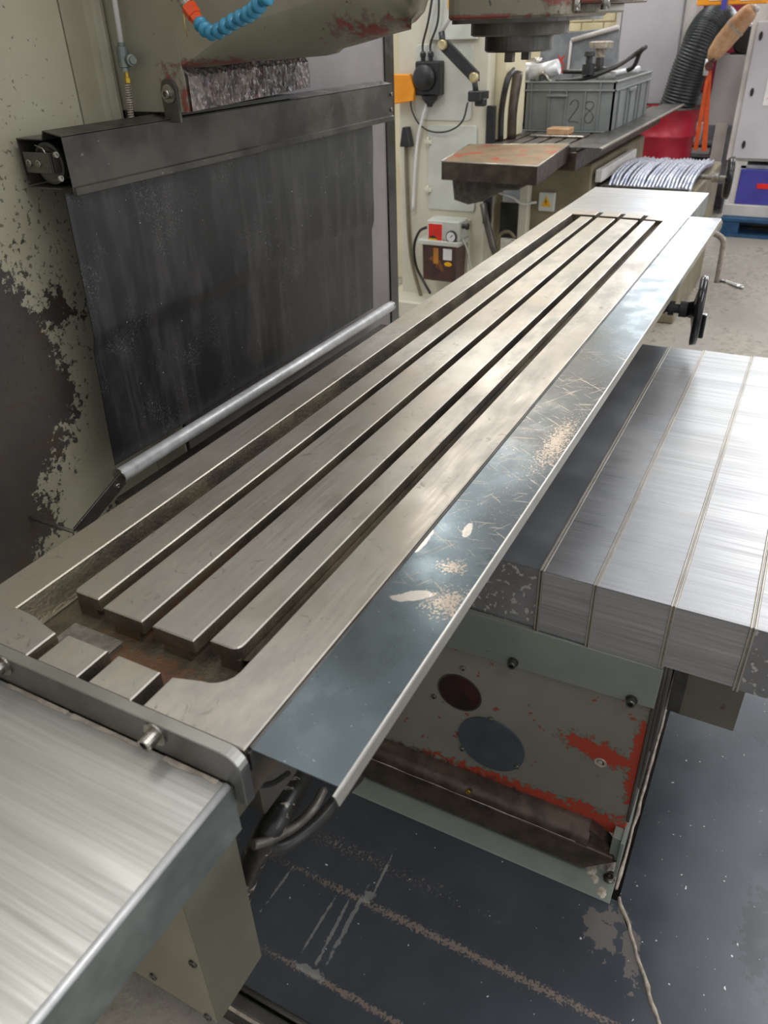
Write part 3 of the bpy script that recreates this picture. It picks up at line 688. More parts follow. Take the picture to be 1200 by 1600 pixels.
bm = NB(); tube(bm, [(0.487, 1.15, PZ - 0.018), (0.487, -0.27, PZ - 0.018)], 0.004, 8); obj('channel_lip', bm, SEAL, ta)
bm = NB()   # sealant ridge along the joint of the two trays
P0, P1 = Vector((1.03, 0.03, PZ)), Vector((0.818, -0.092, PZ)); P2 = P1 + (P1 - P0) * 1.4
pp = [P0.lerp(P2, i / 40) + Vector((0.004 * noise.noise(Vector((i * 0.4, 2, 1))), 0.006 * noise.noise(Vector((i * 0.4, 0, 0))), 0)) for i in range(41)]
tube(bm, pp, lambda t: 0.0035 + 0.003 * abs(noise.noise(Vector((t * 25, 3, 3)))), 6)
obj('sealant_line', bm, SEAL, ta)
bm = NB(); random.seed(3)
for (u, v, r) in ((1.092, 0.062, 0.016), (1.062, 0.098, 0.014), (1.045, 0.085, 0.010), (1.022, 0.065, 0.012)):
    ring = []
    cc = bm.verts.new((u, v, PZ + 0.0065))
    for k in range(16): 
        rr = r * (0.7 + 0.5 * random.random()); ring.append(bm.verts.new((u + rr*math.cos(k*math.pi/8), v + rr*math.sin(k*math.pi/8)*0.8, PZ + 0.0042)))
    for k in range(16): bm.faces.new((cc, ring[k], ring[(k+1) % 16]))
obj('sealant_patch', bm, SEAL, ta)
tb2 = thing('side_chip_tray', 'smooth dark blue chip tray right of the base casting, bottom right', 'chip tray', (1.4, -0.6, 0.0))
bm = NB(); prism(bm, [(1.03, 0.03), (2.9, 0.03), (2.9, -1.6), (-0.1, -1.6), (-0.1, -0.62)], PZ - 0.012, PZ - 0.006, 'z'); obj('tray_sheet', bm, PAN, tb2)
bm = NB(); box(bm, 2.88, 2.9, -1.6, 0.03, 0.0, PZ - 0.006); obj('tray_edge', bm, DSTEEL, tb2)
bm = NB(); pp = [Vector((1.045 + i * 0.04, 0.040 + 0.003 * noise.noise(Vector((i * 0.9, 0, 0))), PZ + 0.03 * (i / 14) ** 1)) for i in range(28)]
tube(bm, pp, lambda t: 0.003 + 0.003 * abs(noise.noise(Vector((t * 40, 3, 3)))), 6); obj('sealant_line', bm, SEAL, tb2)

# ================================================================= COLUMN SIDE
cp = thing('column_cover', 'olive column side panel with black worn patches left of the roller curtain', 'machine panel', (0.5, 1.4, 0.0))
bm = NB(); box(bm, -1.2, 1.2385, 1.335, 1.345, 0.0, 2.6, 0.001); obj('worn_panel', bm, WORN, cp)
bm = NB(); prof = [(1.2415, 1.335), (1.30, 1.335), (1.318, 1.331), (1.332, 1.322), (1.342, 1.325), (1.348, 1.345), (1.352, 1.40), (1.2415, 1.40)]
prism(bm, prof, 0.0, 2.6, 'z'); 
for f in bm.faces: f.smooth = False
obj('seam_panel', bm, OLIVE, cp)
col = thing('machine_column', 'dark iron machine column behind the roller curtain', 'machine column', (1.69, 1.7, 0.0))
bm = NB(); box(bm, 1.33, 2.2, 1.40, 2.3, 0.0, 2.6, 0.004); obj('column_body', bm, OLIVED, col)

gs = thing('column_splash_panel', 'tall warm grey sheet panel with black edge behind the milling head', 'machine panel', (2.2, 1.33, 0.0))
bm = NB(); box(bm, 1.36, 2.535, 1.33, 1.338, 0.0, 2.6); obj('sheet', bm, GREYP, gs)
bm = NB(); box(bm, 2.535, 2.60, 1.325, 1.345, 0.0, 2.6, 0.003); obj('black_edge', bm, BLKG, gs)

# roller curtain
rc = thing('roller_curtain', 'black roller blind way curtain with black channel housing and aluminium bottom tube', 'roller curtain', (1.69, 1.26, 0.88))
bx0, bx1, by0, by1, bz0, bz1 = 1.056, 2.338, 1.200, 1.318, 1.461, 1.553
bm = NB()
box(bm, bx0, bx1, by0, by0 + 0.002, bz0, bz1, 0.0008); 
prism(bm, [(by0, bz1), (by0 + 0.045, bz1 + 0.008), (by0 + 0.052, bz1 - 0.006), (by1, bz1 - 0.006), (by1, bz1 - 0.008), (by0 + 0.050, bz1 - 0.008), (by0 + 0.043, bz1 + 0.006), (by0, bz1 - 0.002)], bx0, bx1, 'x')
box(bm, bx0, bx1, by1 - 0.002, by1, bz0 + 0.006, bz1 - 0.006)
box(bm, bx0, bx1, by0 + 0.03, by1, bz0 + 0.002, bz0 + 0.004)
hs = obj('housing', bm, BLACKM, rc)
bm = NB(); prism(bm, [(by0, bz0 + 0.008), (by0 - 0.006, bz0 + 0.006), (by0 - 0.006, bz0 - 0.006), (by0 + 0.004, bz0 - 0.007), (by0 + 0.004, bz0 + 0.008)], bx0 + 0.001, bx1, 'x', b=0.0005); obj('lower_lip', bm, BLACKM, rc)
bm = NB(); lathe(bm, (bx0 + 0.012, by0 + 0.06, 1.505), (-1, 0, 0), [(-1.2, 0.020), (-0.01, 0.020), (-0.008, 0.036), (0, 0.036), (0.001, 0.031), (0.0, 0.026)], 28); obj('roller', bm, DSTEEL, rc)
bm = NB(); box(bm, bx0 - 0.004, bx0 + 0.0, by0 + 0.035, by1 - 0.012, 1.490, 1.525, 0.001); box(bm, bx0 - 0.004, bx0 + 0.03, by0 + 0.035, by0 + 0.038, 1.490, 1.525, 0.0005); brk = obj('spring_bracket', bm, CASTW, rc)
for yy in (by0 + 0.068, by0 + 0.092):
    bm = NB(); bolt_head(bm, (bx0 - 0.004, yy, 1.507), (-1, 0, 0), 0.0065, 0.004); obj('screw', bm, SCREW, brk)
bm = NB(); tube(bm, [(bx0 - 0.002, by0 + 0.07, 1.537), (bx0 - 0.002, by0 + 0.052, 1.532), (bx0 - 0.002, by0 + 0.045, 1.52)], 0.0014, 6); obj('spring_wire', bm, BRIGHT, brk)
for q in ((1.0334, 1.2, 1.5261), (1.0322, 1.2, 1.4876), (2.3296, 1.2, 1.5257), (2.3273, 1.2, 1.4848)):
    bm = NB(); bolt_head(bm, q, (0, -1, 0), 0.0055, 0.004); obj('screw', bm, SCREW, hs)
bm = NB()
grid(bm, (1.046, 1.212, 1.458), (2.228, 1.212, 1.458), (2.206, 1.214, 0.905), (1.016, 1.214, 0.905), 40, 60, lambda p, u, v: p + Vector((0.006 * noise.noise(Vector((0, 0, p.z * 9))) if u > 0.95 else 0, 0.004 * noise.noise(Vector((p.x * 3, 1, p.z * 3))) + 0.009 * max(0, min(1, (1.19 - p.z + 0.02 * noise.noise(Vector((p.x * 2, 0, 0)))) / 0.03)), 0)))
grid(bm, (1.046, 1.2135, 1.458), (2.228, 1.2135, 1.458), (2.206, 1.2155, 0.905), (1.016, 1.2155, 0.905), 40, 60, lambda p, u, v: p + Vector((0.006 * noise.noise(Vector((0, 0, p.z * 9))) if u > 0.95 else 0, 0.004 * noise.noise(Vector((p.x * 3, 1, p.z * 3))) + 0.009 * max(0, min(1, (1.19 - p.z + 0.02 * noise.noise(Vector((p.x * 2, 0, 0)))) / 0.03)), 0)))
obj('curtain', bm, CURT, rc)
bm = NB(); tube(bm, [(1.005, 1.205, 0.889), (2.30, 1.205, 0.886)], 0.0165, 20); obj('bottom_tube', bm, ALU, rc)
bm = NB(); lathe(bm, (2.30, 1.205, 0.886), (1, 0, 0), [(0, 0.0175), (0.004, 0.0175)], 20); lathe(bm, (1.005, 1.205, 0.889), (-1, 0, 0), [(0, 0.0175), (0.003, 0.0172)], 20); obj('tube_cap', bm, BRIGHT, rc)
a, b_ = Vector((0.9926, 1.2, 0.8833)), Vector((0.8558, 1.2, 0.8329))
d = (b_ - a).normalized(); nrm = Vector((-d.z, 0, d.x)) * 0.016
bm = NB(); prism(bm, [(p.x, p.z) for p in (a - nrm - d * 0.01, b_ - nrm, b_ + nrm, a + nrm - d * 0.01)], 1.192, 1.197, 'y', b=0.0005); obj('link_arm', bm, BLACKM, rc)
bm = NB(); bolt_head(bm, (a.x + d.x * 0.012, 1.192, a.z + d.z * 0.012), (0, -1, 0), 0.006, 0.004); obj('bolt', bm, SCREW, rc)
bm = NB(); bolt_head(bm, (b_.x - 0.004, 1.192, b_.z), (0, -1, 0), 0.008, 0.008, 0.011); obj('bolt', bm, SCREW, rc)
bm = NB(); box(bm, 1.06, 2.4, 1.23, 1.30, 0.74, 0.78, 0.002); obj('support_rail', bm, CASTW, rc)
bm = NB(); tube(bm, [(b_.x, 1.2, b_.z), (b_.x, 1.335, b_.z)], 0.004, 8); obj('arm_pin', bm, CASTW, rc)

# ================================================================= MILLING HEAD
hd = thing('ram_casting', 'heavy olive painted milling head casting with chipped red primer, top left', 'milling head', (1.69, 1.3, 1.56))
bm = NB()
# body: side profile (y,z) swept across the width, front nose rounded
prof = [(1.42, 2.2), (1.42, 1.636), (1.30, 1.636), (1.155, 1.640), (1.05, 1.648), (0.95, 1.652), (0.88, 1.659), (0.80, 1.673), (0.735, 1.686), (0.69, 1.694), (0.662, 1.704), (0.645, 1.718), (0.638, 1.735), (0.64, 1.80), (0.66, 2.2)]
xs = [(1.352, 0.0), (1.354, 0.0)]
dense = []
for (p, q_) in zip(prof, prof[1:]):
    for i in range(4): dense.append((p[0] + (q_[0] - p[0]) * i / 4, p[1] + (q_[1] - p[1]) * i / 4))
dense.append(prof[-1]); prof = dense
def headprof(inset):
    out = []
    for (y, z) in prof:
        k_ = max(0.0, min(1.0, (1.22 - y) / 0.35)); k_ = k_ * k_ * (3 - 2 * k_)
        out.append((y + inset * k_, z + (inset * 0.8 * k_ if z < 1.8 else 0)))
    return out
sections = [(1.352, 0.075), (1.362, 0.045), (1.380, 0.020), (1.405, 0.005), (1.43, 0.0), (1.5, 0.0), (1.6, 0.0), (1.7, 0.0), (1.8, 0.0), (1.95, 0.0), (1.99, 0.01), (2.02, 0.04)]
rows = []
for x, ins in sections:
    row = []
    for y, z in headprof(ins):
        xx = min(x, max(1.352 + (x - 1.352) * 0.05, y / 0.485)); k_ = max(0.0, min(1.0, (1.2 - y) / 0.2))
        row.append(bm.verts.new((xx, y, z + (max(0.0, xx - 1.44) * 0.17 * k_ if z < 1.85 else 0))))
    rows.append(row)
n = len(prof)
for a, b_ in zip(rows, rows[1:]):
    for i in range(n):
        f = bm.faces.new((a[i], a[(i+1) % n], b_[(i+1) % n], b_[i])); f.smooth = 4 < i < 50
bm.faces.new(rows[0]); bm.faces.new(rows[-1][::-1]); bmesh.ops.recalc_face_normals(bm, faces=bm.faces)
obj('head_body', bm, HEAD, hd)
bm = NB(); prism(bm, [(1.353, 1.564), (1.353, 1.64), (1.80, 1.64), (1.80, 1.578)], 1.156, 1.42, 'y', b=0.002); obj('rear_block', bm, HEAD, hd)
# pitted guide block whose front faces the viewer
bm = NB()
def pit(p, u, v):
    w = min(1, 6 * min(u, 1 - u, v + 0.1)); q = p.copy(); q.y -= 0.005 * w * (noise.noise(Vector((p.x * 90, 3, p.z * 50))) + noise.noise(Vector((p.x * 220, 8, p.z * 130))) * 0.5)
    q.y += 0.02 * max(0, v - 0.72) / 0.28
    return q
grid(bm, (1.354, 1.147, 1.566), (1.80, 1.147, 1.580), (1.80, 1.147, 1.652), (1.354, 1.147, 1.652), 150, 34, pit)
f = bm.faces.new([bm.verts.new(p) for p in ((1.354, 1.147, 1.566), (1.80, 1.147, 1.580), (1.80, 1.34, 1.58), (1.354, 1.34, 1.566))])
obj('guide_block', bm, PIT, hd)
bm = NB(); box(bm, 1.34, 1.36, 1.385, 1.415, 1.50, 2.2, 0.001); 
box(bm, 1.3485, 1.3525, 1.301, 1.40, 1.567, 2.2, 0.0005); obj('side_cover', bm, OLIVE, hd)
bm = NB(); box(bm, 1.3490, 1.3525, 1.157, 1.299, 1.565, 1.70); obj('flank_plate', bm, HEAD, hd)
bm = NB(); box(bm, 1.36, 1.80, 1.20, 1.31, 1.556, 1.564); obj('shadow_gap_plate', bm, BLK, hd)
# fixing lug with capscrew
q = (1.345, 1.1936, 1.5941)
bm = NB(); pts = [(q[1] + 0.022, q[2] - 0.045), (q[1] - 0.022, q[2] - 0.045)] + [(q[1] + p[0], q[2] + p[1]) for p in arc(0, 0.008, 0.022, 0, 180, 8)][::1]
pts = [(q[1] - 0.020, q[2] - 0.048)] + [(q[1] + p[0], q[2] + p[1]) for p in arc(0, 0.010, 0.021, 180, 0, 8)] + [(q[1] + 0.020, q[2] - 0.048)]
prism(bm, pts, 1.344, 1.350, 'x', b=0.0008); lug = obj('fixing_lug', bm, CASTW, hd)
bm = NB(); bolt_head(bm, (1.344, q[1], q[2] + 0.004), (-1, 0, 0), 0.009, 0.010, 0.017); obj('capscrew', bm, SCREW, lug)

# spindle housing and nose
sp = thing('spindle', 'grey spindle housing with stepped steel nose and drive key over the table', 'spindle', (1.66, 0.574, 1.66))
cx, cy = 1.66, 0.574
bm = NB()
def rrect(x0, x1, y0, y1, r, n=5):
    return arc(x1 - r, y1 - r, r, 0, 90, n) + arc(x0 + r, y1 - r, r, 90, 180, n) + arc(x0 + r, y0 + r, r, 180, 270, n) + arc(x1 - r, y0 + r, r, 270, 360, n)
prism(bm, rrect(cx - 0.15, cx + 0.15, 0.44, 0.668, 0.03), 1.704, 2.2, 'z', b=0.004); obj('housing', bm, HEAD, sp)
bm = NB(); prism(bm, rrect(cx - 0.146, cx + 0.146, 0.445, 0.663, 0.03), 1.698, 1.704, 'z'); obj('gasket_plate', bm, DSTEEL, sp)
bm = NB(); prism(bm, rrect(cx - 0.11, cx + 0.11, 0.36, 0.445, 0.01), 1.722, 2.2, 'z', b=0.003); prism(bm, rrect(cx - 0.10, cx + 0.10, 0.40, 0.445, 0.01), 1.708, 1.724, 'z', b=0.003); obj('side_housing', bm, HEAD, sp)
for yy in (0.435, 0.385):
    bm = NB(); tube(bm, [(cx - 0.115, yy, 1.735), (cx - 0.115, yy, 1.712)], 0.008, 10); obj('cable_gland', bm, BRIGHT, sp)
bm = NB(); lathe(bm, (cx, cy, 1.699), (0, 0, -1), [(0, 0.093), (0.020, 0.093), (0.0225, 0.088), (0.0225, 0.062)], 48, smooth=False); obj('collar', bm, CASTW, sp)
bm = NB(); lathe(bm, (cx, cy, 1.677), (0, 0, -1), [(0, 0.0655), (0.024, 0.0655), (0.027, 0.062), (0.027, 0.03), (0.005, 0.028)], 48); obj('nose', bm, DSTEEL, sp)
for s in (-1, 1):
    bm = NB(); box(bm, cx + s * 0.048 - 0.008, cx + s * 0.048 + 0.008, cy - 0.008, cy + 0.008, 1.634, 1.660, 0.001); obj('drive_key', bm, CASTW, sp)

# oil line
ol = thing('oil_line', 'white oil pipe with grey elbow fitting and spring hose beside the head', 'oil line', (1.33, 1.32, 1.55))
pa, pb, pc, pd = Vector((1.3252, 1.275, 1.7575)), Vector((1.3215, 1.275, 1.6821)), Vector((1.3215, 1.275, 1.6405)), Vector((1.3198, 1.285, 1.543))
up = (pa - pb).normalized()
bm = NB(); tube(bm, [pa + up * 0.3, pb], 0.0052, 10); obj('pipe', bm, WHITE, ol)
bm = NB(); lathe(bm, pb + up * 0.006, -up, [(0, 0.007), (0.006, 0.007), (0.007, 0.0115), (0.042, 0.0115), (0.043, 0.008), (0.05, 0.008)], 16)
lathe(bm, pb - up * 0.024 + Vector((0.006, -0.002, 0)), (-0.35, -1, 0), [(-0.008, 0.0105), (0.022, 0.0105), (0.023, 0.007), (0.028, 0.007), (0.028, 0.004)], 16); obj('elbow_fitting', bm, TOPSIDE, ol)
bm = NB(); lathe(bm, pc, -up, [(0, 0.004), (0.012, 0.004), (0.013, 0.006), (0.022, 0.006), (0.023, 0.004)], 10); obj('brass_nut', bm, YEL, ol)
bm = NB(); pts = []; L = (pd - pc).length
ax = (pd - pc).normalized(); u_, v_ = frame_of(ax)
nt = 20
for i in range(nt * 8 + 1):
    a = 2 * math.pi * i / 8; pts.append(pc + ax * (0.024 + (L - 0.01) * i / (nt * 8)) + 0.0055 * (math.cos(a) * u_ + math.sin(a) * v_))
tube(bm, pts, 0.0014, 5); tube(bm, [pc + ax * 0.02, pd + ax * 0.02], 0.004, 8); obj('spring_hose', bm, SEAL, ol)

# coolant hose: ball segments
ch = thing('coolant_hose', 'segmented blue coolant hose with orange nut in front of the head', 'coolant hose', (1.2755, 1.05, 1.7298))
path = smooth_path([(1.2885, 1.05, 1.7182), (1.2757, 1.03, 1.7082), (1.2629, 1.0, 1.7), (1.2543, 0.97, 1.7051), (1.2474, 0.94, 1.7136), (1.2367, 0.9, 1.7233), (1.2221, 0.87, 1.7328), (1.2144, 0.84, 1.747)], 12)
acc = [0]
for p, q in zip(path, path[1:]): acc.append(acc[-1] + (q - p).length)
def at_len(s):
    for i in range(len(acc) - 1):
        if acc[i + 1] >= s: 
            t = (s - acc[i]) / max(1e-9, acc[i+1] - acc[i]); return path[i].lerp(path[i+1], t), (path[i+1] - path[i]).normalized()
    return path[-1], (path[-1] - path[-2]).normalized()
nseg = 11; st = acc[-1] / nseg
for k in range(nseg):
    p, d = at_len(st * (k + 0.05)); bm = NB()
    lathe(bm, p, d, [(-0.001, 0.0065), (st*0.15, 0.0085), (st*0.6, 0.0128), (st*0.72, 0.0132), (st*0.84, 0.0118), (st*1.0, 0.0065)], 18, smooth=True)
    obj('hose_link', bm, BLUEH, ch)
p0 = path[0]; dn = (Vector((1.2904, 1.07, 1.7419)) - p0).normalized()
bm = NB(); lathe(bm, p0 - dn * 0.001, dn, [(0, 0.0105), (0.010, 0.0115), (0.0105, 0.0135), (0.03, 0.0140), (0.031, 0.011)], 6); obj('orange_nut', bm, ORANGE, ch)
bm = NB(); lathe(bm, p0 + dn * 0.03, dn, [(0, 0.010), (0.006, 0.0115), (0.05, 0.0115), (0.2, 0.0115)], 12); obj('valve_body', bm, SCREW, ch)
bm = NB(); tube(bm, [(1.2526, 1.05, 1.728), (1.2512, 1.05, 1.7091), (1.2541, 1.05, 1.6937)], 0.0008, 5); obj('wire_tail', bm, YEL, ch)

# ================================================================= HANDWHEEL, CRANK
hw = thing('handwheel', 'black dished handwheel on a stub shaft right of the table', 'handwheel', (2.2427, 0.2816, 1.0))
hc = Vector((2.269, 0.2171, 1.0)); hb = Vector((2.2419, 0.2989, 1.0)); ax = (hc - hb).normalized(); ax = Vector((0.10, -1, 0)).normalized()
bm = NB(); R0 = 0.096
lathe(bm, hc, ax, [(-0.028, 0.012), (-0.028, 0.020), (-0.014, 0.024), (-0.004, 0.075), (-0.008, 0.084), (-0.006, R0), (0.010, R0), (0.014, R0 - 0.006), (0.013, 0.082), (0.004, 0.074), (-0.004, 0.022), (0.010, 0.018), (0.010, 0.005)], 48, smooth=True); obj('wheel', bm, BLKG, hw)
bm = NB(); lathe(bm, hc, ax, [(-0.115, 0.017), (-0.085, 0.017), (-0.085, 0.012), (-0.078, 0.012), (-0.078, 0.020), (-0.062, 0.020), (-0.062, 0.013), (-0.048, 0.013), (-0.048, 0.022), (-0.028, 0.022), (-0.02, 0.012)], 24); obj('hub', bm, BLK, hw)
ho = hc + Vector((0.0, 0.0, -0.052)) + ax * 0.006
bm = NB(); box(bm, ho.x - 0.012, ho.x + 0.012, ho.y - 0.022, ho.y, ho.z - 0.024, ho.z + 0.044, 0.004, 2); obj('fold_handle', bm, BLKG, hw)
bm = NB(); tube(bm, [hc + ax * -0.10, (hc + ax * -0.10).lerp(Vector((hb.x, 0.46, hb.z)), 1)], 0.012, 12); obj('shaft', bm, DSTEEL, hw)
ck = thing('crank_handle', 'worn pale steel crank handle hanging past the far end of the table', 'crank handle', (3.1, 0.2493, 0.8583))
bm = NB(); tube(bm, [(3.1, 0.3593, 1.029), (3.1, 0.3082, 1.0284), (3.1, 0.2788, 1.0239), (3.1, 0.2557, 1.0055), (3.1, 0.2509, 0.9697), (3.1, 0.2489, 0.8678), (3.1, 0.2489, 0.856)], 0.0105, 12, 5); obj('crank_arm', bm, SEAL, ck)
bm = NB(); p_ = (3.1, 0.3593, 1.029); tube(bm, [p_, (3.1, 0.6, p_[2])], 0.012, 10); tube(bm, [(3.1, 0.6, p_[2]), (2.98, 0.6, p_[2])], 0.016, 10); obj('crank_shaft', bm, DSTEEL, ck)
bm = NB(); tube(bm, [(3.1, 0.2498, 0.8607), (3.1, 0.216, 0.8594), (3.1, 0.1807, 0.8489), (3.1, 0.1535, 0.8448)], [0.008, 0.0075, 0.0095, 0.010], 10, 0); obj('grip', bm, BRIGHT, ck)

# ================================================================= SECOND MACHINE (background)
m2 = thing('second_machine_column', 'cream painted column of the second milling machine behind the table', 'machine column', (5.3, 2.1, 0.0))
bm = NB(); box(bm, 4.8, 5.15, 1.83, 2.42, 0.0, 2.6, 0.01); obj('column_body', bm, CREAM, m2)
bm = NB(); box(bm, 4.9, 5.25, 1.7605, 1.83, 1.09, 2.6, 0.004); obj('side_body', bm, CREAMW, m2)
a, b_, c, d = (4.8, 2.2231, 1.1565), (4.8, 1.8972, 1.1976), (4.8, 1.891, 0.6795), (4.8, 2.1862, 0.6766)
bm = NB(); prism(bm, rrect(2.215 - 0.325, 2.215, 0.685, 1.175, 0.02), 4.785, 4.80, 'x', b=0.002); dr = obj('access_door', bm, CREAMD, m2)
for z in (1.08, 0.80):
    bm = NB(); box(bm, 4.775, 4.786, 2.185, 2.235, z - 0.012, z + 0.012, 0.003); tube(bm, [(4.775, 2.21, z - 0.03), (4.775, 2.21, z + 0.03)], 0.007, 8); obj('hinge', bm, CREAM, dr)
bm = NB(); prism(bm, rrect(1.93, 2.30, 1.2, 1.60, 0.03), 4.792, 4.80, 'x', b=0.002); obj('upper_plate', bm, CREAMD, m2)
bm = NB(); box(bm, 4.77, 4.80, 1.90, 2.2, 1.62, 2.2, 0.003); eb = obj('control_box', bm, CREAMD, m2)
q = (4.77, 2.0622, 1.7991); bm = NB(); box(bm, 4.766, 4.77, q[1] - 0.02, q[1] + 0.02, q[2] - 0.03, q[2] + 0.02, 0.001); obj('yellow_sticker', bm, YELL, eb)
bm = NB(); box(bm, 4.78, 4.80, 1.775, 1.83, 0.62, 1.285, 0.003); obj('way_cover', bm, BLK, m2)
bm = NB(); box(bm, 4.6, 6.2, 1.68, 2.5, 0.0, 0.12, 0.01); obj('foot', bm, CREAM, m2)
bm = NB(); box(bm, 5.5, 5.6, 2.42, 3.6, 0.0, 3.0, 0.003); tag(obj('cream_partition', bm, CREAMW), 'plain cream partition left of the second machine column', 'partition')
# connector box
cb = thing('cable_connector', 'round black cable connector with two cable glands on the cream column', 'connector', (4.7, 2.1893, 1.4224))
q = Vector((4.72, 2.1944, 1.4279))
bm = NB(); box(bm, q.x, 4.80, q.y - 0.085, q.y + 0.075, q.z - 0.09, q.z + 0.09, 0.01, 2); obj('box_body', bm, BLK, cb)
bm = NB(); lathe(bm, (q.x, q.y + 0.010, q.z + 0.004), (-1, 0, 0), [(0, 0.072), (0.02, 0.070), (0.035, 0.055), (0.04, 0.02)], 28, smooth=True); obj('round_cap', bm, BLK, cb)
for dy in (0.035, -0.015):
    bm = NB(); lathe(bm, (q.x + 0.03, q.y + dy, q.z + 0.09), (0, 0, 1), [(0, 0.014), (0.02, 0.014), (0.022, 0.018), (0.04, 0.018), (0.05, 0.008)], 12); obj('cable_gland', bm, BLK, cb)
bm = NB(); lathe(bm, (q.x + 0.03, q.y - 0.01, q.z - 0.09), (0, 0, -1), [(0, 0.05), (0.02, 0.045), (0.05, 0.018), (0.06, 0.016)], 16); obj('outlet', bm, BLK, cb)
for dy, u2, v2 in ((0.035, 678, -20), (-0.015, 684, -20)):
    bm = NB(); e = Vector({678: (4.72, 2.1467, 1.8735), 684: (4.72, 2.1155, 1.8722)}[u2]); s0 = Vector((q.x + 0.03, q.y + dy, q.z + 0.13))
    tube(bm, [s0, s0 + Vector((0, 0, 0.05)), s0.lerp(e, 0.5) + Vector((0, -0.02 if dy < 0 else 0, 0)), e], 0.0065, 8, 6); tag(obj('black_cable', bm, HOSE), 'left black cable rising from the round connector' if dy > 0 else 'right black cable rising from the round connector', 'cable')
bm = NB(); tube(bm, [(4.75, 2.1999, 1.3013), (4.76, 2.2391, 1.2133), (4.77, 2.2797, 1.0865), (4.77, 2.2993, 0.9003), (4.77, 2.3156, 0.6661)], 0.009, 8, 6); tag(obj('white_cable', bm, WHITE), 'pale cable dropping from the round connector down the column', 'cable')
bm = NB(); tube(bm, [(4.72, 1.9255, 1.3058), (4.74, 1.9676, 1.2022), (4.75, 2.0628, 1.1474), (4.76, 2.1872, 1.1436), (4.77, 2.2789, 1.1941), (4.78, 2.3266, 1.2805), (4.78, 2.3127, 1.3498)], 0.005, 8, 6); tag(obj('grey_cable', bm, HOSE), 'thin dark cable hanging in a loop between connector and lamp arm', 'cable')
bm = NB(); tube(bm, [(4.78, 2.3651, 1.083), (4.78, 2.3609, 0.7803), (4.78, 2.3383, 0.3738), (4.75, 2.2388, 0.0864)], 0.012, 8, 5); tag(obj('brown_conduit', bm, TAN), 'tan conduit running down the left side of the cream column', 'conduit')
q = (4.75, 2.3499, 1.1051); bm = NB(); prism(bm, [(q[1] + 0.03, q[2] - 0.05), (q[1] - 0.045, q[2] - 0.05), (q[1] - 0.02, q[2] + 0.06), (q[1] + 0.01, q[2] + 0.06)], 4.72, 4.78, 'x', b=0.003); tag(obj('plug', bm, BLK), 'black plug hanging at the left edge of the cream column', 'plug')
q = (4.7, 2.3251, 1.3725); bm = NB(); prism(bm, [(q[1] - 0.05, q[2] - 0.06), (q[1] - 0.06, q[2] + 0.0), (q[1] - 0.03, q[2] + 0.08), (q[1] + 0.15, q[2] + 0.08), (q[1] + 0.15, q[2] - 0.09)], 4.70, 4.74, 'x', b=0.004); tag(obj('orange_cover', bm, ORG2), 'orange plastic cover left of the round black connector', 'cover')
# lamp arm
la = thing('lamp_arm', 'black jointed lamp arm with brass knobs and white upper rod', 'lamp arm', (4.65, 1.8703, 1.3444))
j0, j1, j2 = Vector((4.65, 2.0579, 1.5991)), Vector((4.65, 1.8618, 1.4372)), Vector((4.65, 1.9535, 1.8062))
d = (j1 - j0).normalized(); nr = Vector((0, -d.z, d.y)) * 0.032
bm = NB(); prism(bm, [(p.y, p.z) for p in (j0 - nr, j1 - nr, j1 + d*0.03, j1 + nr, j0 + nr, j0 - d*0.03)], 4.655, 4.68, 'x', b=0.003); obj('lower_arm', bm, BLK, la)
for j in (j0, j1):
    bm = NB(); lathe(bm, (4.655, j.y, j.z), (-1, 0, 0), [(0, 0.026), (0.02, 0.026), (0.025, 0.02)], 16); obj('knob', bm, KNOB, la)
jj = Vector((4.66, 2.0709, 1.6607))
bm = NB(); tube(bm, [j0, jj], 0.018, 10); obj('joint', bm, BLK, la)
bm = NB(); tube(bm, [jj, j2, j2 + (j2 - jj)], 0.011, 10); obj('upper_rod', bm, WHITE, la)
q = Vector((4.65, 1.8469, 1.3509))
bm = NB(); box(bm, 4.63, 4.68, q.y - 0.035, q.y + 0.045, q.z - 0.035, q.z + 0.02, 0.006); box(bm, 4.65, 4.70, q.y - 0.05, q.y + 0.01, q.z - 0.06, q.z - 0.02, 0.006); tube(bm, [j1, q], 0.016, 10); obj('lamp_mount', bm, BLK, la)
bm = NB(); box(bm, 4.68, 4.80, q.y - 0.02, q.y + 0.02, q.z - 0.03, q.z + 0.01); obj('wall_bracket', bm, BLK, la)

# lubrication pump
lp = thing('lubrication_pump', 'small lubrication pump with red label, gauge and dark oil tank', 'oil pump', (4.6, 2.0064, 0.2821))
a = (4.62, 2.1396, 0.5414); b_ = (4.62, 1.9334, 0.6614)
def yz(u, v): return None
py1, py0 = 2.1852, 1.9159
zt = 0.5068; zb = 0.2798; ztop = 0.6547
bm = NB(); prism(bm, [(py1 - 0.015, zt), (py0 + 0.01, zt), (py0 + 0.02, zb), (py1 - 0.02, zb)], 4.60, 4.76, 'x', b=0.008); obj('oil_tank', bm, AMBER, lp)
bm = NB(); box(bm, 4.585, 4.78, py0 - 0.008, py1 + 0.008, zt, zt + 0.03, 0.005); obj('tank_rim', bm, CREAMD, lp)
bm = NB(); box(bm, 4.61, 4.76, py0 + 0.0, py1 - 0.045, zt + 0.03, ztop, 0.006); hsn = obj('pump_head', bm, CREAMD, lp)
ly1, ly0 = 2.1301, 2.0282; lz1, lz0 = 0.638, 0.5127
bm = NB(); box(bm, 4.606, 4.6095, ly0, ly1, lz0, lz1); lb2 = obj('label', bm, WHITE, hsn)
bm = NB(); box(bm, 4.605, 4.606, ly0 + 0.004, ly1 - 0.004, lz0 + 0.022, lz1 - 0.003); obj('red_field', bm, REDL, lb2)
bm = NB(); yc = ly1 - 0.035
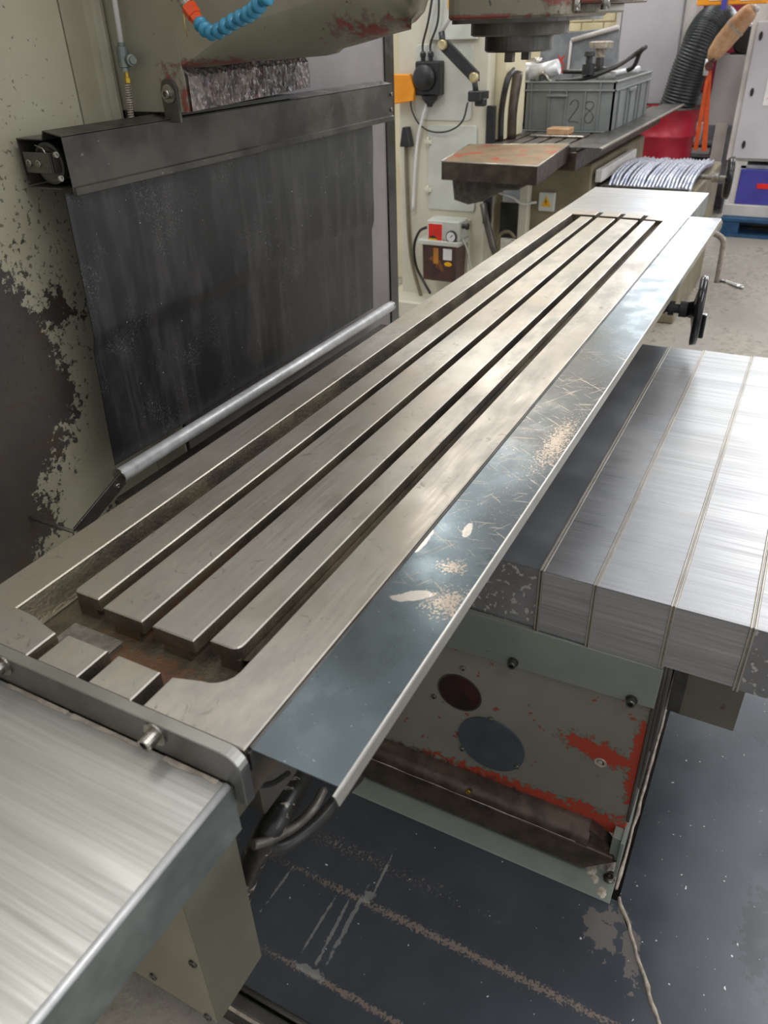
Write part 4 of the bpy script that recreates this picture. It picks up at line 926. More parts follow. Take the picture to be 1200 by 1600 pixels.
prism(bm, [(yc + p[0], lz0 + 0.022 + p[1]) for p in arc(0, 0, 0.03, 0, 180, 10)], 4.604, 4.605, 'x'); obj('black_arch', bm, BLK, lb2)
bm = NB(); prism(bm, [(yc + 0.026, lz0 + 0.024), (yc - 0.026, lz0 + 0.024), (yc - 0.026, lz0 + 0.034), (yc + 0.026, lz0 + 0.034)], 4.603, 4.604, 'x'); obj('yellow_band', bm, YELL, lb2)
q = (4.6, 2.0674, 0.5237); bm = NB(); ell(bm, q, 0.03, 0.015, 4.601, 4.603); obj('yellow_tag', bm, YELL, lp)
q = (4.6, 1.9663, 0.5669); bm = NB(); lathe(bm, (4.61, q[1], q[2]), (-1, 0, 0), [(0, 0.036), (0.015, 0.036), (0.017, 0.030)], 24); g_ = obj('gauge', bm, DSTEEL, lp)
bm = NB(); lathe(bm, (4.5925, q[1], q[2]), (-1, 0, 0), [(0, 0.029), (0.001, 0.029)], 24); obj('gauge_dial', bm, WHITE, g_)
bm = NB(); box(bm, 4.590, 4.5915, q[1] - 0.002, q[1] + 0.002, q[2] - 0.004, q[2] + 0.018, rot=Matrix.Rotation(0.8, 3, 'X'), piv=(4.59, q[1], q[2])); obj('gauge_needle', bm, BLK, g_)
q = (4.595, 2.0691, 0.4409); bm = NB(); box(bm, 4.594, 4.599, q[1] - 0.018, q[1] + 0.018, q[2] - 0.05, q[2] + 0.05, 0.002); obj('sight_glass', bm, OILY, lp)
q = (4.595, 1.9887, 0.4559); bm = NB(); box(bm, 4.594, 4.599, q[1] - 0.03, q[1] + 0.03, q[2] - 0.035, q[2] + 0.035, 0.001); obj('white_label', bm, WHITE, lp)
q = (4.592, 1.982, 0.3971); bm = NB(); ell(bm, q, 0.026, 0.014, 4.590, 4.592); obj('yellow_tag', bm, YELL, lp)
q = (4.62, 1.8936, 0.6222); bm = NB(); lathe(bm, (4.66, py0, q[2]), (0, -1, 0), [(0, 0.014), (0.02, 0.014), (0.025, 0.02), (0.04, 0.02)], 12); obj('filler_knob', bm, BLK, lp)
bm = NB(); box(bm, 4.76, 4.80, py0, py1, zb, ztop - 0.02); obj('mounting_plate', bm, CREAM, lp)
bm = NB(); tube(bm, [(4.65, 2.158, 0.6009), (4.66, 2.2175, 0.5668), (4.68, 2.265, 0.4656), (4.7, 2.2617, 0.3363), (4.68, 2.1958, 0.2415), (4.62, 2.1208, 0.1887)], 0.009, 8, 6); tag(obj('oil_hose', bm, HOSE), 'dark hose curving down left of the lubrication pump', 'hose')
bm = NB(); tube(bm, [(4.65, 1.9129, 0.5526), (4.66, 1.8801, 0.4821), (4.68, 1.8681, 0.3984), (4.7, 1.8563, 0.3334)], 0.006, 8, 6); tag(obj('oil_pipe', bm, CREAMD), 'thin pale pipe right of the lubrication pump', 'pipe')

# second machine table and its load
t2 = thing('second_machine_table', 'dark slotted table of the second milling machine under the grey crate', 'machine table', (6.0, 1.5, 0.95))
bm = NB(); box(bm, 4.72, 7.2, 1.25, 1.80, 0.96, 1.06, 0.005); obj('table_body', bm, RUSTD, t2)
for k in range(6):
    y0 = 1.26 + k * 0.09
    bm = NB(); box(bm, 4.73, 7.2, y0, y0 + 0.07, 1.06, 1.085, 0.002); obj('slot_bar', bm, CASTW, t2)
bm = NB(); prism(bm, [(1.25, 1.098), (1.10, 1.098), (1.09, 1.085), (1.087, 1.086), (1.098, 1.101), (1.25, 1.101)], 4.6, 7.2, 'x')
st2 = obj('side_strip', bm, DSTEEL, t2)
bm = NB(); box(bm, 4.6, 7.2, 1.08, 1.097, 1.094, 1.104, 0.002, rot=None); obj('strip_edge', bm, EDGE, t2)
bl = thing('rusty_block', 'flat square block with rust stained top at the end of the second table', 'metal block', (4.3, 1.5, 1.0))
bq = [(3.9469, 1.7478, 1.1), (3.9193, 1.2254, 1.1), (4.7327, 1.3012, 1.1), (4.5744, 1.8555, 1.1)]
bm = NB(); prism(bm, [(p[0], p[1]) for p in bq], 1.012, 1.10, 'z', mi=0, side=1, topb=0.003); obj('block_body', bm, [RUSTY, RUSTD], bl)
bm = NB()
for p, q in zip(bq, bq[1:] + bq[:1]): tube(bm, [(p[0], p[1], 1.1), (q[0], q[1], 1.1)], 0.004, 6)
obj('worn_edge', bm, EDGE, bl)
bm = NB(); prism(bm, [(1.715, 1.012), (1.29, 1.012), (1.35, 0.97), (1.46, 0.965), (1.54, 0.905), (1.62, 0.885), (1.70, 0.905)], 4.0, 4.7, 'x', b=0.01); obj('support_casting', bm, DARKC, bl)
bm = NB(); box(bm, 4.66, 4.76, 1.45, 1.62, 0.97, 1.05, 0.01); obj('tongue', bm, DARKC, bl)
# machine body below the second table
k2 = thing('second_machine_knee', 'beige knee and base of the second milling machine below its table', 'machine base', (5.6, 1.2, 0.0))
bm = NB(); box(bm, 5.0, 6.5, 1.22, 1.66, 0.0, 0.955, 0.01); obj('knee', bm, TAN, k2)
bm = NB(); box(bm, 5.15, 6.3, 0.63, 1.22, 0.0, 0.82, 0.01); obj('base', bm, TAN, k2)
bm = NB(); box(bm, 5.10, 5.15, 0.70, 1.16, 0.70, 0.84, 0.005); obj('dark_slot', bm, BLK, k2)
bm = NB(); q = (4.96, 1.4808, 0.7404); box(bm, 4.97, 5.0, q[1] - 0.05, q[1] + 0.05, q[2] - 0.06, q[2] + 0.05, 0.003); wp = obj('warning_plate', bm, CREAMD, k2)
bm = NB(); prism(bm, [(q[1] - 0.032, q[2] - 0.03), (q[1] + 0.032, q[2] - 0.03), (q[1], q[2] + 0.03)], 4.967, 4.97, 'x'); obj('yellow_triangle', bm, YELL, wp)
bm = NB(); prism(bm, [(q[1] + 0.004, q[2] + 0.014), (q[1] - 0.006, q[2] - 0.004), (q[1] + 0.002, q[2] - 0.004), (q[1] - 0.002, q[2] - 0.022), (q[1] + 0.009, q[2] + 0.0), (q[1] + 0.001, q[2] + 0.0)], 4.966, 4.967, 'x'); obj('black_bolt_mark', bm, BLK, wp)
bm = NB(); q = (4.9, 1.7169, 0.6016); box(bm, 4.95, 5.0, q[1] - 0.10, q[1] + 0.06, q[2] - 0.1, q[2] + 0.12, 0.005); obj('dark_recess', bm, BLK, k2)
bm = NB(); q = (4.9, 1.618, 0.724); box(bm, 4.93, 5.0, q[1] - 0.03, q[1] + 0.03, 0.3, 0.955, 0.005); obj('pale_post', bm, CREAM, k2)
bm = NB(); tube(bm, [(4.75, 1.8178, 0.7466), (4.75, 1.7921, 0.6455), (4.75, 1.742, 0.4932), (4.75, 1.7131, 0.4359)], 0.022, 10); tag(obj('grey_pipe', bm, CASTW), 'grey pipe slanting down under the rusty block', 'pipe')
bm = NB(); tube(bm, [(4.85, 1.7735, 0.7996), (4.85, 1.6668, 0.7753), (4.85, 1.602, 0.7415), (4.9, 1.5238, 0.7447)], 0.008, 8, 5); tag(obj('pale_hose', bm, CREAMD), 'thin pale hose below the rusty block', 'hose')
bm = NB(); tube(bm, [(4.85, 1.7569, 0.4736), (4.85, 1.7302, 0.5477), (4.85, 1.6752, 0.5676), (4.85, 1.6301, 0.5316)], 0.010, 8, 5); tag(obj('arched_hose', bm, TAN), 'tan hose arching out of the dark recess', 'hose')
bm = NB(); tube(bm, [(4.86, 1.7633, 1.0896), (4.86, 1.7646, 1.2621), (4.86, 1.7374, 1.4115), (4.95, 1.7329, 1.4554)], 0.018, 10, 5); tag(obj('flat_hose', bm, HOSE), 'dark hose bending down left of the grey crate', 'hose')
bm = NB(); tube(bm, [(5.0, 1.7521, 1.088), (5.0, 1.7538, 1.2501), (5.05, 1.7474, 1.4436)], 0.038, 10, 5); tag(obj('brown_hose', bm, RUSTD), 'thick brown hose just left of the grey crate', 'hose')
# flat parts in front of the crate
sm = thing('orange_tool_tray', 'small orange and grey tool lying before the grey crate', 'tool', (5.168, 1.4862, 1.09))
q = (5.1745, 1.4891, 1.1)
bm = NB(); box(bm, q[0] - 0.08, q[0] + 0.08, q[1] - 0.17, q[1] + 0.17, 1.085, 1.10, 0.004); obj('steel_plate', bm, SCREW, sm)
bm = NB(); box(bm, q[0] - 0.06, q[0] + 0.06, q[1] - 0.07, q[1] + 0.07, 1.10, 1.135, 0.004); obj('orange_part', bm, BUFF, sm)

# crate
cr = thing('plastic_crate', 'grey plastic crate marked 28 filled with metal fittings on the second table', 'crate', (5.7, 1.5, 1.085))
x0, x1, y0, y1, z0, z1 = 5.37, 6.45, 1.215, 1.815, 1.087, 1.372
bm = NB(); wt = 0.012
box(bm, x0 + 0.012, x0 + 0.012 + wt, y0 + 0.012, y1 - 0.012, z0, z1); box(bm, x1 - 0.024, x1 - 0.012, y0 + 0.012, y1 - 0.012, z0, z1)
box(bm, x0 + 0.012, x1 - 0.012, y0 + 0.012, y0 + 0.024, z0, z1); box(bm, x0 + 0.012, x1 - 0.012, y1 - 0.024, y1 - 0.012, z0, z1)
box(bm, x0 + 0.012, x1 - 0.012, y0 + 0.012, y1 - 0.012, z0, z0 + 0.012); obj('crate_shell', bm, CRATE, cr)
for (za, zb2) in ((z1 - 0.008, z1), (z1 - 0.055, z1 - 0.045), (z0, z0 + 0.01)):
    bm = NB(); box(bm, x0, x0 + 0.013, y0, y1, za, zb2, 0.002); box(bm, x1 - 0.013, x1, y0, y1, za, zb2, 0.002); box(bm, x0, x1, y0, y0 + 0.013, za, zb2, 0.002); box(bm, x0, x1, y1 - 0.013, y1, za, zb2, 0.002); obj('rim', bm, CRATE, cr)
for yy in (0.10, 0.19, 0.31, 0.42, 0.54):
    bm = NB(); box(bm, x0 + 0.001, x0 + 0.012, y0 + yy - 0.004, y0 + yy + 0.004, z0, z1 - (0.05 if yy not in (0.10, 0.54) else 0)); obj('rib', bm, CRATE, cr)
for xx in (0.12, 0.34, 0.44, 0.64, 0.74, 0.95):
    bm = NB(); box(bm, x0 + xx - 0.006, x0 + xx + 0.006, y0 + 0.001, y0 + 0.012, z0, z1 - 0.05); obj('rib', bm, CRATE, cr)
bm = NB(); box(bm, x0 - 0.006, x0 + 0.012, y0 + 0.30, y0 + 0.435, z1 - 0.085, z1 - 0.073, 0.002); obj('handle', bm, CRATE, cr)
bm = NB(); box(bm, x0 + 0.36, x0 + 0.56, y0 - 0.006, y0 + 0.012, z1 - 0.08, z1 - 0.06, 0.003); obj('handle', bm, CRATE, cr)
q = (5.38, 1.4799, 1.1477); qy, qz = q[1], q[2]
for stroke in ([(0, .10), (.02, .125), (.05, .12), (.05, .085), (.02, .04), (0, .005), (.03, .008), (.065, 0)], [(.135, .12), (.105, .115), (.10, .085), (.135, .065), (.155, .03), (.13, 0), (.10, .02), (.115, .055), (.145, .085), (.15, .11), (.13, .12)]):
    bm = NB(); tube(bm, [(x0 + 0.0112, qy + 0.02 - a_, qz - 0.005 + b2) for a_, b2 in stroke], 0.0028, 5, 4); obj('handwritten_digit', bm, DSTEEL, cr)
# crate contents
bm = NB(); prism(bm, [(x0+0.02, y0+0.02), (x1-0.02, y0+0.02), (x1-0.02, y1-0.02), (x0+0.02, y1-0.02)], z1 - 0.08, z1 - 0.05, 'z'); f_ = obj('filling', bm, DARKC, cr)
def cont(name, label, cat, bm, m): return tag(obj(name, bm, m), label, cat)
bm = NB(); tube(bm, [(5.6, 1.6706, 1.3557), (5.6, 1.4744, 1.3769), (5.7, 1.3214, 1.4312), (5.8, 1.2493, 1.4791), (5.8, 1.1649, 1.534), (5.8, 1.1928, 1.5065), (5.9, 1.2616, 1.4099), (5.9, 1.4495, 1.3965), (5.9, 1.7119, 1.3983)], 0.014, 8, 6); cont('bent_rubber_hose', 'black hose bent into a loop sticking out of the crate', 'hose', bm, HOSE)
q = Vector((5.8, 1.4451, 1.4637)); vl = thing('brass_valve', 'pale brass handwheel valve standing in the crate', 'valve', q)
bm = NB(); lathe(bm, q + Vector((0, 0, -0.10)), (0, 0, 1), [(0, 0.05), (0.06, 0.05), (0.07, 0.03), (0.12, 0.025)], 14); obj('valve_body', bm, HOSE, vl)
bm = NB(); lathe(bm, q + Vector((0, 0, 0.02)), (0, 0, 1), [(0, 0.03), (0.05, 0.035), (0.052, 0.075), (0.085, 0.08), (0.09, 0.06)], 12); obj('valve_wheel', bm, SEAL, vl)
q = Vector((5.6, 1.4626, 1.455)); bm = NB(); lathe(bm, q + Vector((0, 0, -0.06)), (0, 0, 1), [(0, 0.04), (0.06, 0.04), (0.065, 0.022), (0.10, 0.02), (0.105, 0.036), (0.13, 0.03)], 12); cont('black_fitting', 'small black fitting beside the brass valve', 'fitting', bm, BLK)
bm = NB(); tube(bm, [(5.5, 1.8065, 1.4057), (5.5, 1.722, 1.4196), (5.5, 1.6277, 1.4472)], [0.055, 0.05, 0.045], 12); cont('silver_pipe', 'silver pipe piece at the left end of the crate', 'pipe', bm, ALU)
bm = NB(); tube(bm, [(5.6, 1.9536, 1.3861), (5.6, 1.8844, 1.4153), (5.7, 1.8471, 1.4172)], [0.05, 0.055, 0.05], 12); cont('silver_elbow', 'rounded silver elbow hanging over the left crate rim', 'pipe elbow', bm, ALU)
bm = NB(); tube(bm, [(5.7, 1.8441, 1.491), (5.7, 1.8412, 1.4542), (5.7, 1.8206, 1.4724), (5.7, 1.8551, 1.4617), (5.7, 1.8611, 1.4248)], 0.022, 8, 4); cont('chrome_clamp', 'crumpled chrome clamp above the silver pipe', 'clamp', bm, BRIGHT)
bm = NB(); tube(bm, [(5.45, 1.744, 1.3651), (5.45, 1.7384, 1.401), (5.45, 1.7055, 1.4115), (5.45, 1.6774, 1.3793), (5.45, 1.6509, 1.365)], 0.012, 8, 4); cont('grey_hook', 'curved grey pipe hook at the front of the crate', 'pipe', bm, SCREW)
bm = NB(); tube(bm, [(5.8, 1.3802, 1.3795), (5.9, 1.3013, 1.3955), (6.0, 1.2283, 1.4046)], 0.02, 8, 4); cont('pale_rod', 'pale rod lying along the right crate rim', 'rod', bm, ALU)
bm = NB(); q = Vector((5.7, 1.377, 1.3851)); box(bm, q.x - 0.03, q.x + 0.05, q.y - 0.06, q.y + 0.06, q.z - 0.02, q.z + 0.02, 0.003, rot=Matrix.Rotation(0.4, 3, 'Z')); cont('zinc_plate', 'small bright plate among the fittings in the crate', 'plate', bm, BRIGHT)

# chained lamellar cover of the second machine
bl2 = thing('lamella_cover', 'row of curved bright steel lamellae on the second machine', 'way cover', (5.6, 0.9, 0.82))
nl = 23
mesh0 = None
ya, yb2 = 1.13, 0.66
for k in range(nl):
    u = k / (nl - 1); y = ya + (yb2 - ya) * u; xo = 5.02 + 0.30 * 0.0
    if mesh0 is None:
        bm = NB(); prof = [(0.0, 0.0), (0.001, 0.022), (0.007, 0.032), (0.014, 0.026), (0.015, 0.004), (0.012, 0.004), (0.0115, 0.024), (0.004, 0.006)]
        n = 8; L = 0.95; rows = []
        for i in range(n + 1):
            t_ = i / n; dz = 0.035 * math.sin(math.pi * min(1, t_ * 1.1)) ; dyy = 0.0
            rows.append([bm.verts.new((t_ * L, p[0] + dyy, p[1] + dz + (-0.03 if i == 0 else 0))) for p in prof])
        for r0, r1 in zip(rows, rows[1:]):
            for i in range(len(prof)):
                f = bm.faces.new((r0[i], r0[(i+1) % 8], r1[(i+1) % 8], r1[i])); f.smooth = True
        bm.faces.new(rows[0]); bm.faces.new(rows[-1][::-1]); bmesh.ops.recalc_face_normals(bm, faces=bm.faces)
        o = obj('lamella', bm, SILV); mesh0 = o.data; o.parent = bl2
    else:
        o = bpy.data.objects.new('lamella', mesh0); COL.objects.link(o); o.parent = bl2
    o.location = Vector((5.05 + 0.03 * random.random(), y - 0.012, 0.842 + 0.004 * math.sin(k))) - bl2.location
    o.rotation_euler = (random.uniform(-0.12, 0.12), 0, random.uniform(-0.006, 0.006))
bm = NB(); box(bm, 5.05, 6.1, 0.66, 1.16, 0.822, 0.838); obj('carrier', bm, CASTW, bl2)
bm = NB(); box(bm, 5.0, 5.95, 1.16, 1.20, 0.86, 0.93, 0.004); obj('end_rail', bm, LGREYF, bl2)

# ================================================================= FAR BACKGROUND
# dark board with red crosses behind the crate
bd = thing('grey_board', 'grey board with red crosses leaning behind the crate', 'board', (7.6, 2.0817, 1.2225))
bm = NB(); a, b_, c, d = (7.6, 2.4036, 1.248), (7.6, 1.7058, 1.246), (7.6, 1.7574, 1.6326), (7.6, 2.4317, 1.5892)
prism(bm, [(a[1], 0.9), (b_[1], 0.9), (c[1], c[2]), (d[1], d[2])], 7.6, 7.63, 'x', b=0.003); obj('board', bm, SHELFG, bd)
bm = NB(); e = (7.58, 2.1492, 1.5458); f2 = (7.58, 1.7581, 1.633); tube(bm, [e, f2], 0.02, 6); tube(bm, [e, (e[0], e[1] + 0.02, 1.0)], 0.012, 6); obj('pale_frame', bm, LGREYF, bd)
q = (7.59, 2.272, 1.3806); text_mesh('red_cross', 'X', 0.11, REDL, bd, (7.598, q[1], q[2] - 0.02), label='red cross mark')
q = (7.59, 2.2599, 1.3122); text_mesh('red_cross', 'X', 0.09, REDL, bd, (7.598, q[1], q[2] - 0.02), label='red cross mark')
pd_ = thing('board_stand', 'grey cupboard base carrying the grey board', 'cupboard', (7.9, 2.2, 0.0))
bm = NB(); box(bm, 7.65, 8.1, 1.9, 2.9, 0, 0.9, 0.004); obj('cupboard_body', bm, SHELFG, pd_)

# big grey enclosure
ge = thing('grey_enclosure', 'tall light grey machine enclosure behind the black duct', 'machine enclosure', (8.75, 1.8, 0.0))
gy1, gy0 = 1.9958, 1.418
bm = NB(); box(bm, 8.5, 9.0, gy0, gy1 - 0.045, 0.0, 2.6, 0.003); obj('body', bm, LGREY, ge)
bm = NB(); box(bm, 8.48, 8.5, gy0 - 0.10, gy0 - 0.005, 0.0, 2.6, 0.002); box(bm, 8.5, 9.0, gy0 - 0.10, gy0, 0.0, 2.6); obj('edge_profile', bm, LGREYF, ge)
bm = NB(); box(bm, 8.49, 8.6, gy1 - 0.04, gy1, 0.0, 2.6, 0.003); obj('corner_post', bm, LGREYF, ge)
bm = NB(); box(bm, 8.47, 8.48, gy0 - 0.02, gy0 - 0.008, 0.0, 2.6); obj('door_gap', bm, SHELFG, ge)

# red cabinet and orange carrier
rp = thing('red_cabinet', 'dark red cabinet side seen behind the black duct', 'cabinet', (9.0, 1.0, 0.0))
a, b_ = (9.05, 1.3772, 1.6111), (9.05, 0.8982, 1.5982)
bm = NB(); box(bm, 9.05, 9.5, b_[1], a[1] - 0.01, 1.05, 2.3, 0.005); obj('cabinet_body', bm, REDC, rp)
bm = NB(); box(bm, 9.06, 9.45, b_[1] + 0.03, a[1] - 0.05, 0.0, 1.05, 0.005); obj('cabinet_base', bm, SHELFG, rp)
bm = NB(); q = (9.04, 1.3651, 1.7133); box(bm, 9.04, 9.05, q[1] - 0.03, q[1] + 0.025, 1.3, 2.2); obj('pale_strip', bm, LGREYF, rp)
oc = thing('orange_beam', 'orange yellow beam with white labels at the top right', 'beam', (7.2, 0.8764, 1.7632))
a, b_ = (7.2, 1.1091, 1.7557), (7.2, 0.6222, 1.7539)
bm = NB(); prism(bm, [(a[1], a[2]), (b_[1], b_[2]), (b_[1], b_[2] + 0.16), (a[1], a[2] + 0.16)], 7.2, 7.5, 'x', b=0.004); obj('beam_body', bm, ORG2, oc)
for u in (1108, 1140, 1158, 1190):
    pass
a1, b1, a2, b2 = (7.19, 1.0221, 1.7844), (7.19, 0.8339, 1.7773), (7.19, 0.803, 1.7761), (7.19, 0.6592, 1.7707)
bm = NB(); box(bm, 7.192, 7.2, b1[1], a1[1], a1[2], a1[2] + 0.06); obj('white_label', bm, WHITE, oc)
bm = NB(); box(bm, 7.192, 7.2, b2[1], a2[1], a2[2], a2[2] + 0.06); obj('white_label', bm, WHITE, oc)
q = (7.18, 0.9111, 1.7722); bm = NB(); box(bm, 7.18, 7.19, q[1] - 0.02, q[1] + 0.02, q[2] - 0.05, q[2] + 0.1); obj('blue_clip', bm, VIO, oc)
bm = NB(); box(bm, 7.25, 7.45, b_[1], b_[1] + 0.08, b_[2] + 0.15, 4.8, 0.003); obj('beam_post', bm, LGREYF, oc)

# drum
dm = thing('steel_drum', 'open red steel drum with the black duct standing in it', 'drum', (8.2, 1.35, 0.0))
dc_ = (8.1, 1.3903, 0.9867); ctr = Vector((8.1, dc_[1], 0)); rd = 0.30
bm = NB(); zt_ = 1.0
outer = [(0.0, rd-0.01), (0.01, rd), (0.28, rd), (0.30, rd + 0.012), (0.32, rd), (0.60, rd), (0.76, rd), (0.775, rd + 0.016), (0.795, rd + 0.016), (0.81, rd + 0.002), (zt_ - 0.015, rd + 0.012), (zt_ - 0.012, rd + 0.02), (zt_, rd + 0.02), (zt_, rd + 0.0), (zt_ - 0.02, rd - 0.005), (0.3, rd - 0.02), (0.3, 0.01)]
lathe(bm, ctr, (0, 0, 1), outer, 40, smooth=True); obj('drum_body', bm, REDD, dm)
bm = NB(); pts = [(ctr.x + (rd + 0.014) * math.cos(a), ctr.y + (rd + 0.014) * math.sin(a), zt_) for a in [2*math.pi*k/40 for k in range(41)]]; tube(bm, pts, 0.01, 6); obj('rim', bm, DSTEEL, dm)

# corrugated duct
du = thing('flexible_duct', 'thick black corrugated duct bending into the red drum', 'duct', (8.1, 1.2, 0.5))
path = smooth_path([(ctr.x + 0.0, ctr.y - 0.03, 0.75), (8.1, 1.2708, 1.0391), (8.1, 1.2277, 1.2636), (8.1, 1.1715, 1.4555), (8.15, 1.1407, 1.5616), (8.25, 1.1039, 1.6242), (8.5, 1.0871, 1.6109), (8.74, 1.0861, 1.5582)], 36)
N = len(path)
bm = NB(); tube(bm, path, lambda t: 0.152 + 0.006 * math.cos(t * (N - 1) * math.pi * 2 / 4.0), 26)
obj('duct_tube', bm, DUCT, du)

# wrapped pipe, lever and orange straps
wp2 = thing('wrapped_pipe', 'buff foam wrapped pipe slanting beside the black duct', 'pipe', (7.6, 0.9982, 1.4023))
bm = NB(); tube(bm, [(7.6, 0.9997, 1.3844), (7.6, 0.9738, 1.4286), (7.6, 0.9212, 1.5068), (7.6, 0.8465, 1.6085), (7.6, 0.772, 1.6989), (7.6, 0.7449, 1.7229)], [0.03, 0.06, 0.075, 0.078, 0.066, 0.05], 14); obj('foam_wrap', bm, BUFF, wp2)
for (u, v) in ((0, 0),):
    bm = NB(); lathe(bm, (7.6, 0.8572, 1.5917), (Vector((7.6, 0.772, 1.6989)) - Vector((7.6, 0.8572, 1.5917))), [(0, 0.081), (0.02, 0.081)], 14); obj('tape_band', bm, SEAL, wp2)
bm = NB(); tube(bm, [(7.6, 0.7449, 1.7229), (7.6, 0.7272, 1.7471)], 0.045, 10); tube(bm, [(7.6, 1.0141, 1.2761), (7.6, 1.0112, 1.3935)], 0.022, 8); obj('steel_end', bm, ALU, wp2)
os_ = thing('orange_sling', 'pair of orange straps hanging in front of the grey cabinet', 'strap', (7.6, 0.8912, 0.6955))
bm = NB(); quadsheet(bm, (7.6, 1.0109, 1.3125), (7.6, 0.9714, 1.3122), (7.6, 0.9, 0.7152), (7.6, 0.9412, 0.7139), 0.01); obj('strap_band', bm, ORG, os_)
bm = NB(); quadsheet(bm, (7.58, 1.0055, 1.2453), (7.58, 0.9807, 1.2452), (7.58, 0.9715, 0.7254), (7.58, 1.0078, 0.7243), 0.01); obj('strap_band', bm, ORG, os_)
q = (7.57, 0.9931, 1.3454); bm = NB(); lathe(bm, q, (-1, 0, 0), [(0, 0.035), (0.03, 0.03)], 12); obj('strap_hook', bm, M('rusty_hook', '#5a2a20', '#3f1d18', 20, 0.5), os_)
bm = NB(); tube(bm, [q, (7.56, 0.9226, 1.4906)], 0.012, 6); obj('hook_rod', bm, DSTEEL, os_)

# grey side cabinet with posts
gc = thing('grey_side_cabinet', 'light grey hanging cabinet left of the locked control cabinet', 'cabinet', (8.3, 0.8856, 0.8716))
a, b_, c, d = (8.3, 1.0114, 0.8379), (8.3, 0.7702, 0.8372), (8.3, 0.7991, 1.3902), (8.3, 1.0794, 1.3747)
bm = NB(); box(bm, 8.3, 8.7, c[1] - 0.12, a[1] + 0.02, a[2], c[2], 0.004); obj('cabinet_body', bm, LGREY, gc)
bm = NB(); box(bm, 8.28, 8.6, c[1] - 0.12, a[1] - 0.2, c[2] + 0.005, c[2] + 0.06, 0.003); obj('black_top', bm, BLK, gc)
a, b_ = (8.28, 0.8819, 0.8371), (8.28, 0.8088, 0.1075)
bm = NB(); box(bm, 8.28, 8.36, a[1] - 0.04, a[1] + 0.06, 0.0, a[2] + 0.02, 0.003); obj('post', bm, LGREYF, gc)
bm = NB(); box(bm, 8.26, 8.28, a[1] - 0.11, a[1] - 0.045, 0.35, a[2] + 0.0, 0.01); obj('curved_strip', bm, SHELFG, gc)
q = (8.6, 1.0296, 1.608)
fn = thing('black_motor', 'black motor above the grey side cabinet', 'motor', (8.4, 0.8399, 1.5115))
bm = NB(); qq = (8.45, 0.8324, 1.5006); lathe(bm, (8.45, qq[1], qq[2]), (1, 0, 0), [(-0.05, 0.10), (0.0, 0.12), (0.2, 0.12), (0.22, 0.08)], 20); obj('motor_body', bm, BLK, fn)
bm = NB(); qb2 = (8.45, 0.9041, 1.4151); box(bm, 8.45, 8.6, qq[1] - 0.12, qq[1] + 0.12, qb2[2] - 0.05, qb2[2] - 0.01, 0.003); obj('mount', bm, DSTEEL, fn)

# locked cabinet right
lc = thing('control_cabinet', 'light grey control cabinet with three oval locks at the right edge', 'cabinet', (7.9, 0.5247, 0.6182))
ey = 0.7411; bz = 0.6279
bm = NB(); box(bm, 7.9, 8.3, ey - 1.3, ey + 0.02, bz - 0.02, 2.6, 0.006); obj('cabinet_body', bm, LGREYF, lc)
bm = NB(); tz = 1.6393; box(bm, 7.875, 7.9, ey - 1.3, ey - 0.025, bz, tz, 0.006); dd = obj('door', bm, LGREY, lc)
for q in ((7.87, 0.6747, 1.5386), (7.87, 0.6572, 1.138), (7.87, 0.6397, 0.7398)):
    bm = NB(); ell(bm, q, 0.014, 0.032, 7.868, 7.876, 16); obj('lock', bm, BLK, dd)
q = (7.87, 0.557, 1.0393); q2 = (7.87, 0.5948, 1.2588); bm = NB(); box(bm, 7.870, 7.875, q[1] - 0.4, q[1], q[2], q2[2]); obj('paper_sheet', bm, WHITE, dd)
text_mesh('sheet_lines', '-- - ---\n--- --\n-- ----', 0.05, REDL, dd, (7.8695, q[1] - 0.02, q2[2] - 0.08))
# lower frame with violet drawer
lf = thing('machine_stand', 'pale grey machine stand below the locked cabinet', 'stand', (7.95, 0.5924, 0.155))
sz1, sz0 = bz - 0.022, 0.2564; bz0 = 0.1592
sy = 0.6959
bm = NB(); box(bm, 7.85, 8.6, sy - 1.3, sy - 0.0, bz0, sz0, 0.005); obj('plinth', bm, LGREYF, lf)
bm = NB(); py = 0.6319; box(bm, 7.9, 8.0, py - 0.05, py + 0.05, sz0, sz1, 0.003); obj('upright', bm, LGREYF, lf)
bm = NB(); box(bm, 8.3, 8.5, sy - 1.3, sy - 0.12, sz0, sz1, 0.003); obj('back_panel', bm, SHELFG, lf)
vb = thing('violet_box', 'violet blue steel box with a red label under the control cabinet', 'box', (7.88, 0.452, 0.2852))
a, b_ = (7.88, 0.6214, 0.5453), (7.88, 0.5836, 0.283)
bm = NB(); box(bm, 7.88, 8.25, a[1] - 1.0, a[1], sz0, a[2], 0.006); obj('box_body', bm, VIO, vb)
bm = NB(); box(bm, 7.90, 8.25, a[1] - 1.0, a[1] + 0.01, a[2], a[2] + 0.03, 0.004); obj('lid', bm, SHELFG, vb)
q = (7.87, 0.4671, 0.434); q2 = (7.87, 0.4583, 0.3926)
bm = NB(); box(bm, 7.874, 7.88, q[1] - 0.25, q[1], q2[2], q[2], 0.001); obj('red_label', bm, REDL, vb)
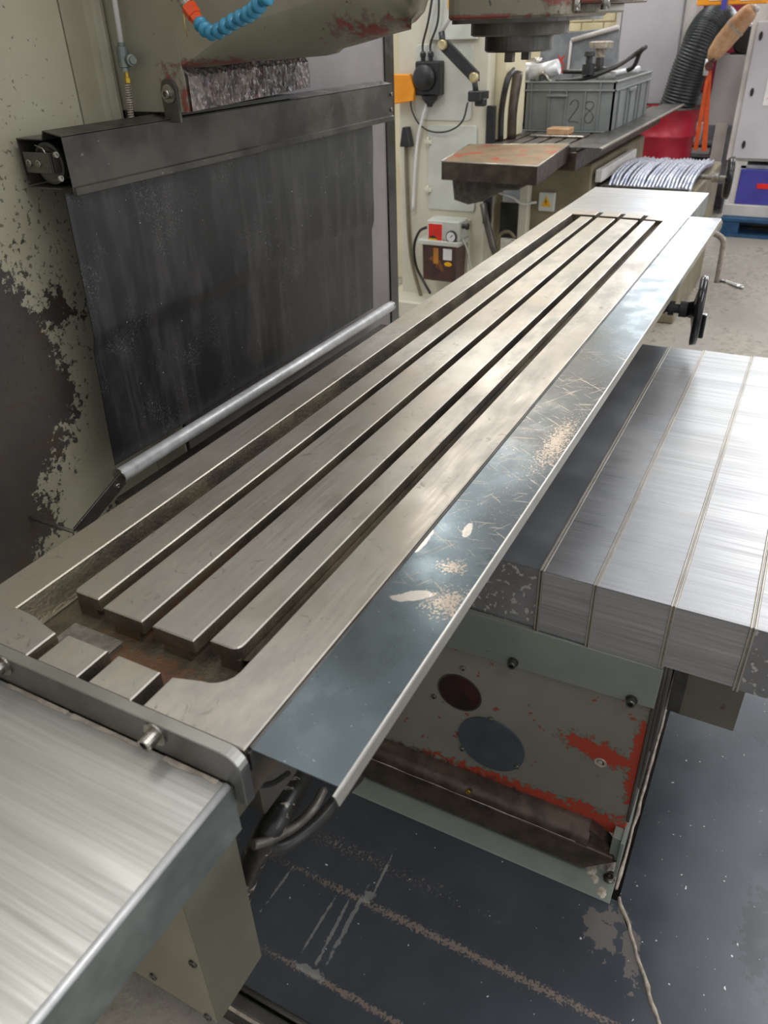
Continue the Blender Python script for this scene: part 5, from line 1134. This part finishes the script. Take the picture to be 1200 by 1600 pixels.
# pallet
pl2 = thing('blue_pallet', 'dark blue wooden pallet under the pale machine stand', 'pallet', (8.3, 0.0, 0.0))
pz = bz0
for z_, h in ((pz - 0.03, 0.03), (0.0, 0.025)):
    for k in range(5):
        bm = NB(); box(bm, 7.75 + k * 0.2, 7.75 + k * 0.2 + 0.14, sy - 1.2, sy - 0.0, z_, z_ + h, 0.003); obj('board', bm, BLUEW, pl2)
for xx in (7.76, 8.6):
    for yy in (sy - 0.16, sy - 0.65, sy - 1.15):
        bm = NB(); box(bm, xx, xx + 0.12, yy, yy + 0.14, 0.025, pz - 0.03, 0.003); obj('block', bm, BLUEW, pl2)
# small black machine vice handle unit between
bw = thing('small_handwheel', 'small black handwheel with chrome handle on the second machine', 'handwheel', (5.6, 0.5416, 0.8155))
h0 = Vector((5.4, 0.5902, 0.8549)); h1 = Vector((5.4, 0.4948, 0.8375)); dax = (h1 - h0).normalized()
bm = NB(); lathe(bm, h0, Vector((0, -1, 0)), [(-0.2, 0.015), (0.01, 0.015), (0.012, 0.028), (0.05, 0.028), (0.052, 0.014), (0.10, 0.014)], 14); obj('shaft', bm, SCREW, bw)
bm = NB(); lathe(bm, h0 + Vector((0, -0.085, 0)), Vector((0.15, -1, 0)), [(0, 0.02), (0.0, 0.11), (0.02, 0.12), (0.035, 0.12), (0.04, 0.10), (0.02, 0.03)], 28, smooth=True); obj('wheel', bm, BLKG, bw)
bm = NB(); tube(bm, [(5.35, 0.465, 0.9354), (5.35, 0.4687, 0.8465), (5.35, 0.4653, 0.756)], 0.008, 8); obj('chrome_handle', bm, BRIGHT, bw)
# shelf clutter between drum and post
sh = thing('storage_shelf', 'grey shelving with pale boxes behind the orange straps', 'shelf', (8.9, 1.0738, 0.5227))
bm = NB(); ya_, yb_ = 1.2398, 0.7855
for z_ in (0.5095, 0.6147, 0.4147): box(bm, 8.75, 9.0, yb_, ya_, z_, z_ + 0.02)
box(bm, 9.0, 9.02, yb_, ya_, 0, 0.95); box(bm, 8.75, 9.0, yb_, yb_ + 0.02, 0, 0.95); box(bm, 8.75, 9.0, ya_ - 0.02, ya_, 0, 0.95); obj('shelf_frame', bm, SHELFG, sh)
z_ = 0.6147 + 0.022
bm = NB(); y_ = 1.1953; box(bm, 8.78, 8.98, y_ - 0.06, y_ + 0.06, z_, z_ + 0.16, 0.005); tag(obj('white_box', bm, WHITE), 'tall white box on the shelf beside the red drum', 'box')
z_ = 0.5095 + 0.022
bm = NB(); y_ = 1.1138; box(bm, 8.78, 8.98, y_ - 0.1, y_ + 0.08, z_, z_ + 0.06, 0.005); tag(obj('flat_white_box', bm, WHITE), 'flat white box low on the shelf behind the straps', 'box')
